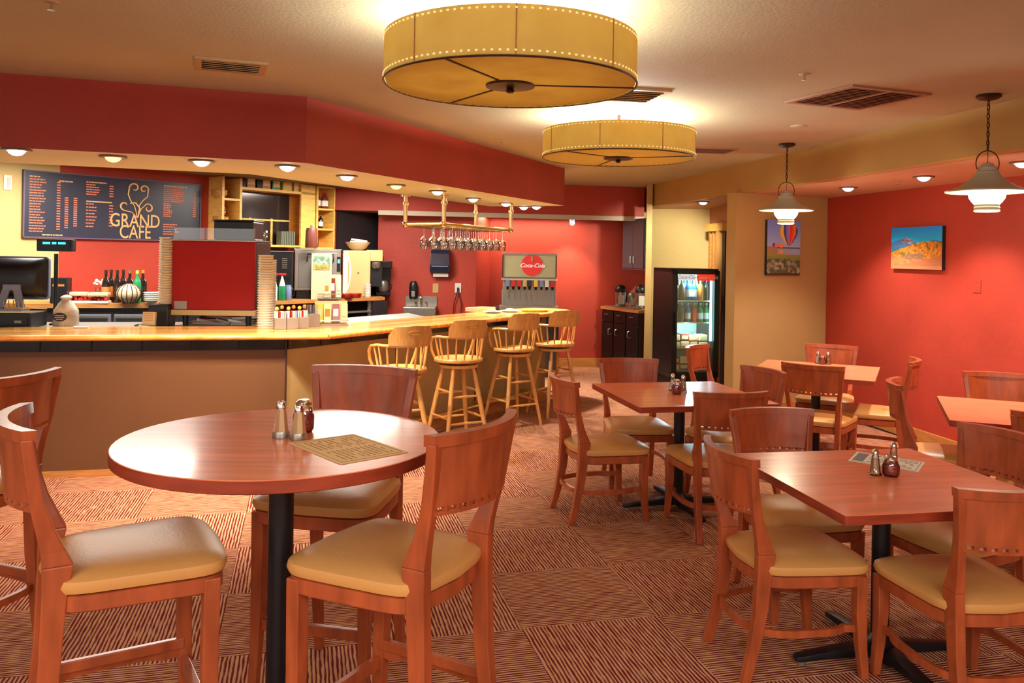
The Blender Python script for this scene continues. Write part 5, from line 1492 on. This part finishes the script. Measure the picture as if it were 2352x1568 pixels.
def airpot(px, Y_, h, r, lab, m='black_plastic'):
    t = thing('thermal_jug', lab, 'thermal jug', on(px, Y_, .925))
    MB().lathe([(r*.95, 0), (r, .01), (r, h*.66)], seg=18).build('steel_body', 'steel', t, True)
    MB().lathe([(r*1.04, h*.64), (r*1.06, h*.8), (r*.8, h*.92), (r*.3, h)], seg=18).build('lid', m, t, True)
    MB().box((0, -r*1.0, h*.3), (r*1.1, .012, h*.42)).build('paper_label', 'white', t)
    MB().box((0, -r*1.25, h*.72), (r*.4, r*.6, h*.06)).build('spout', m, t)
    MB().box((r*1.1, 0, h*.4), (.02, .03, h*.5)).build('handle', m, t)
airpot(1427, 12.08, .30, .08, 'left tall black lidded thermal jug on the far coffee station')
airpot(1453, 11.98, .20, .055, 'small steel thermal jug in the middle of the coffee station', 'steel2')
airpot(1474, 11.72, .32, .08, 'right thermal jug of the coffee station, beside the pillar')
t = thing('grey_tray', 'long grey tray under the thermal jugs', 'tray', on(1443, 11.98, .907), ca)
t.location = ((cd0+cdv*Lc*.45)-cn*.10) + Vector((0, 0, .907))
MB().box((0, 0, .004), (Lc*.8, .2, .008)).build('tray_base', 'steel2', t)
for s in (-1, 1): MB().box((0, s*.1, .01), (Lc*.8, .01, .016)).build('tray_rim', 'steel2', t)

# ================================================================ DRINKS FRIDGE
FL = Vector((1.785, 9.30, 0)); FW, FD = .56, .56
fz = P(1560, 616.5, 9.32).z
t = thing('drinks_fridge', 'black glass door drinks fridge with bluish light between pillar and tan wall', 'fridge', FL, math.atan2(U.y, U.x))
def fb(nm, c, d, m='black', **k): return MB().box(c, d).build(nm, m, t, **k)
fb('side_wall', (.015, FD/2, fz/2+.02), (.03, FD, fz-.04)); fb('side_wall', (FW-.015, FD/2, fz/2+.02), (.03, FD, fz-.04))
fb('back_wall', (FW/2, FD-.015, fz/2+.02), (FW, .03, fz-.04)); fb('top_wall', (FW/2, FD/2, fz-.02), (FW, FD, .04)); fb('bottom_case', (FW/2, FD/2, .16), (FW, FD, .28))
fb('liner', (FW/2, FD-.04, .9), (FW-.06, .01, 1.2), mat('fridge_liner', lin(170, 206, 206), .5))
fb('kick_grille', (FW/2, -.004, .12), (FW*.86, .01, .08), 'steel2')
z0f, z1f = .30, fz-.02
for c, d in (((.03, -.02, (z0f+z1f)/2), (.06, .04, z1f-z0f)), ((FW-.03, -.02, (z0f+z1f)/2), (.06, .04, z1f-z0f)), ((FW/2, -.02, z1f-.02), (FW, .04, .04)), ((FW/2, -.02, z0f+.03), (FW, .04, .06))):
    fb('door_frame', c, d, 'black_plastic')
fb('door_glass', (FW/2, -.02, (z0f+z1f)/2), (FW-.12, .006, z1f-z0f-.1), 'glass')
fb('door_handle', (.035, -.06, .90), (.02, .03, .26), 'black')
fb('header_sign', (FW*.72, -.035, z1f-.075), (FW*.42, .008, .075), mat('header_red', lin(226, 44, 34), .4, emis=lin(226, 44, 34), estr=.6))
fb('header_sign', (FW*.3, -.035, z1f-.075), (FW*.36, .008, .075), mat('header_pale', lin(200, 226, 230), .4, emis=lin(200, 226, 230), estr=.5))
text('header_lettering', 'Coca-Cola', .06, 'white', (FW*.72, -.0405, z1f-.075), (PI/2, 0, 0), t, shear=.3)
text('header_lettering', 'Coca-Cola', .055, 'redp', (FW*.3, -.0405, z1f-.075), (PI/2, 0, 0), t, shear=.3)
fb('light_tube', (FW-.075, .02, (z0f+z1f)/2+.15), (.02, .02, z1f-z0f-.5), 'led')
fb('light_tube', (FW/2, .03, z1f-.06), (FW-.16, .02, .02), 'led')
lamp('fridge_light', (FW/2, .08, z1f-.12), 26, (.45, .9, 1), t, size=.05)
lamp('fridge_light', (FW/2, .08, .85), 14, (.7, .95, .9), t, size=.05)
FY = lambda px, py: P(px, py, 9.4).z
shelfz = [FY(1600, 690), FY(1600, 740), FY(1600, 798), .37]
for z in shelfz:
    fb('wire_shelf', (FW/2, FD*.45, z-.006), (FW-.08, FD*.7, .012), 'chrome' if z > .5 else 'steel2')
FR = math.atan2(U.y, U.x)
def inf(x, y, z): 
    q = FL+U*x+Vv*y; q.z = z+.001; return q
top_z = shelfz[0]
for r_, (z, mats) in enumerate(((shelfz[0], ['brown', 'brown', 'blue', 'blue', 'orange', 'bottlegl']), (shelfz[1], ['brown', 'brown', 'blue', 'redp', 'green', 'green']))):
    for i, m_ in enumerate(mats):
        for y in (.10, .2):
            nm = {'brown': 'brown soda', 'blue': 'blue sports drink', 'orange': 'orange juice', 'bottlegl': 'dark soda', 'redp': 'red drink', 'green': 'green drink'}[m_]
            bottle(inf(.092+i*.075, y, z), f'{nm} bottle on the {("upper", "lower")[r_]} bottle shelf of the fridge', (.25, .215)[r_], .034, m_, 'white' if m_ in ('blue', 'green') else None, 'white', f'{nm} bottles on the {("upper", "lower")[r_]} fridge shelf', 10)
random.seed(21)
for r_, z in enumerate((shelfz[2], shelfz[3])):
    for i in range(4):
        for k in range(2):
            d = (.1, .14, .055+.01*((i+k) % 3))
            carton(inf(.1+i*.11, .16, z+k*.072), f'packed sandwich box on the {("third", "bottom")[r_]} fridge shelf', d, ('kraft', 'cream_pack', 'amber', 'kraft')[(i+k+r_) % 4], FR+random.uniform(-.1, .1), 'sandwich_box', 'food box', f'sandwich boxes on the {("third", "bottom")[r_]} fridge shelf', face='cream_pack')
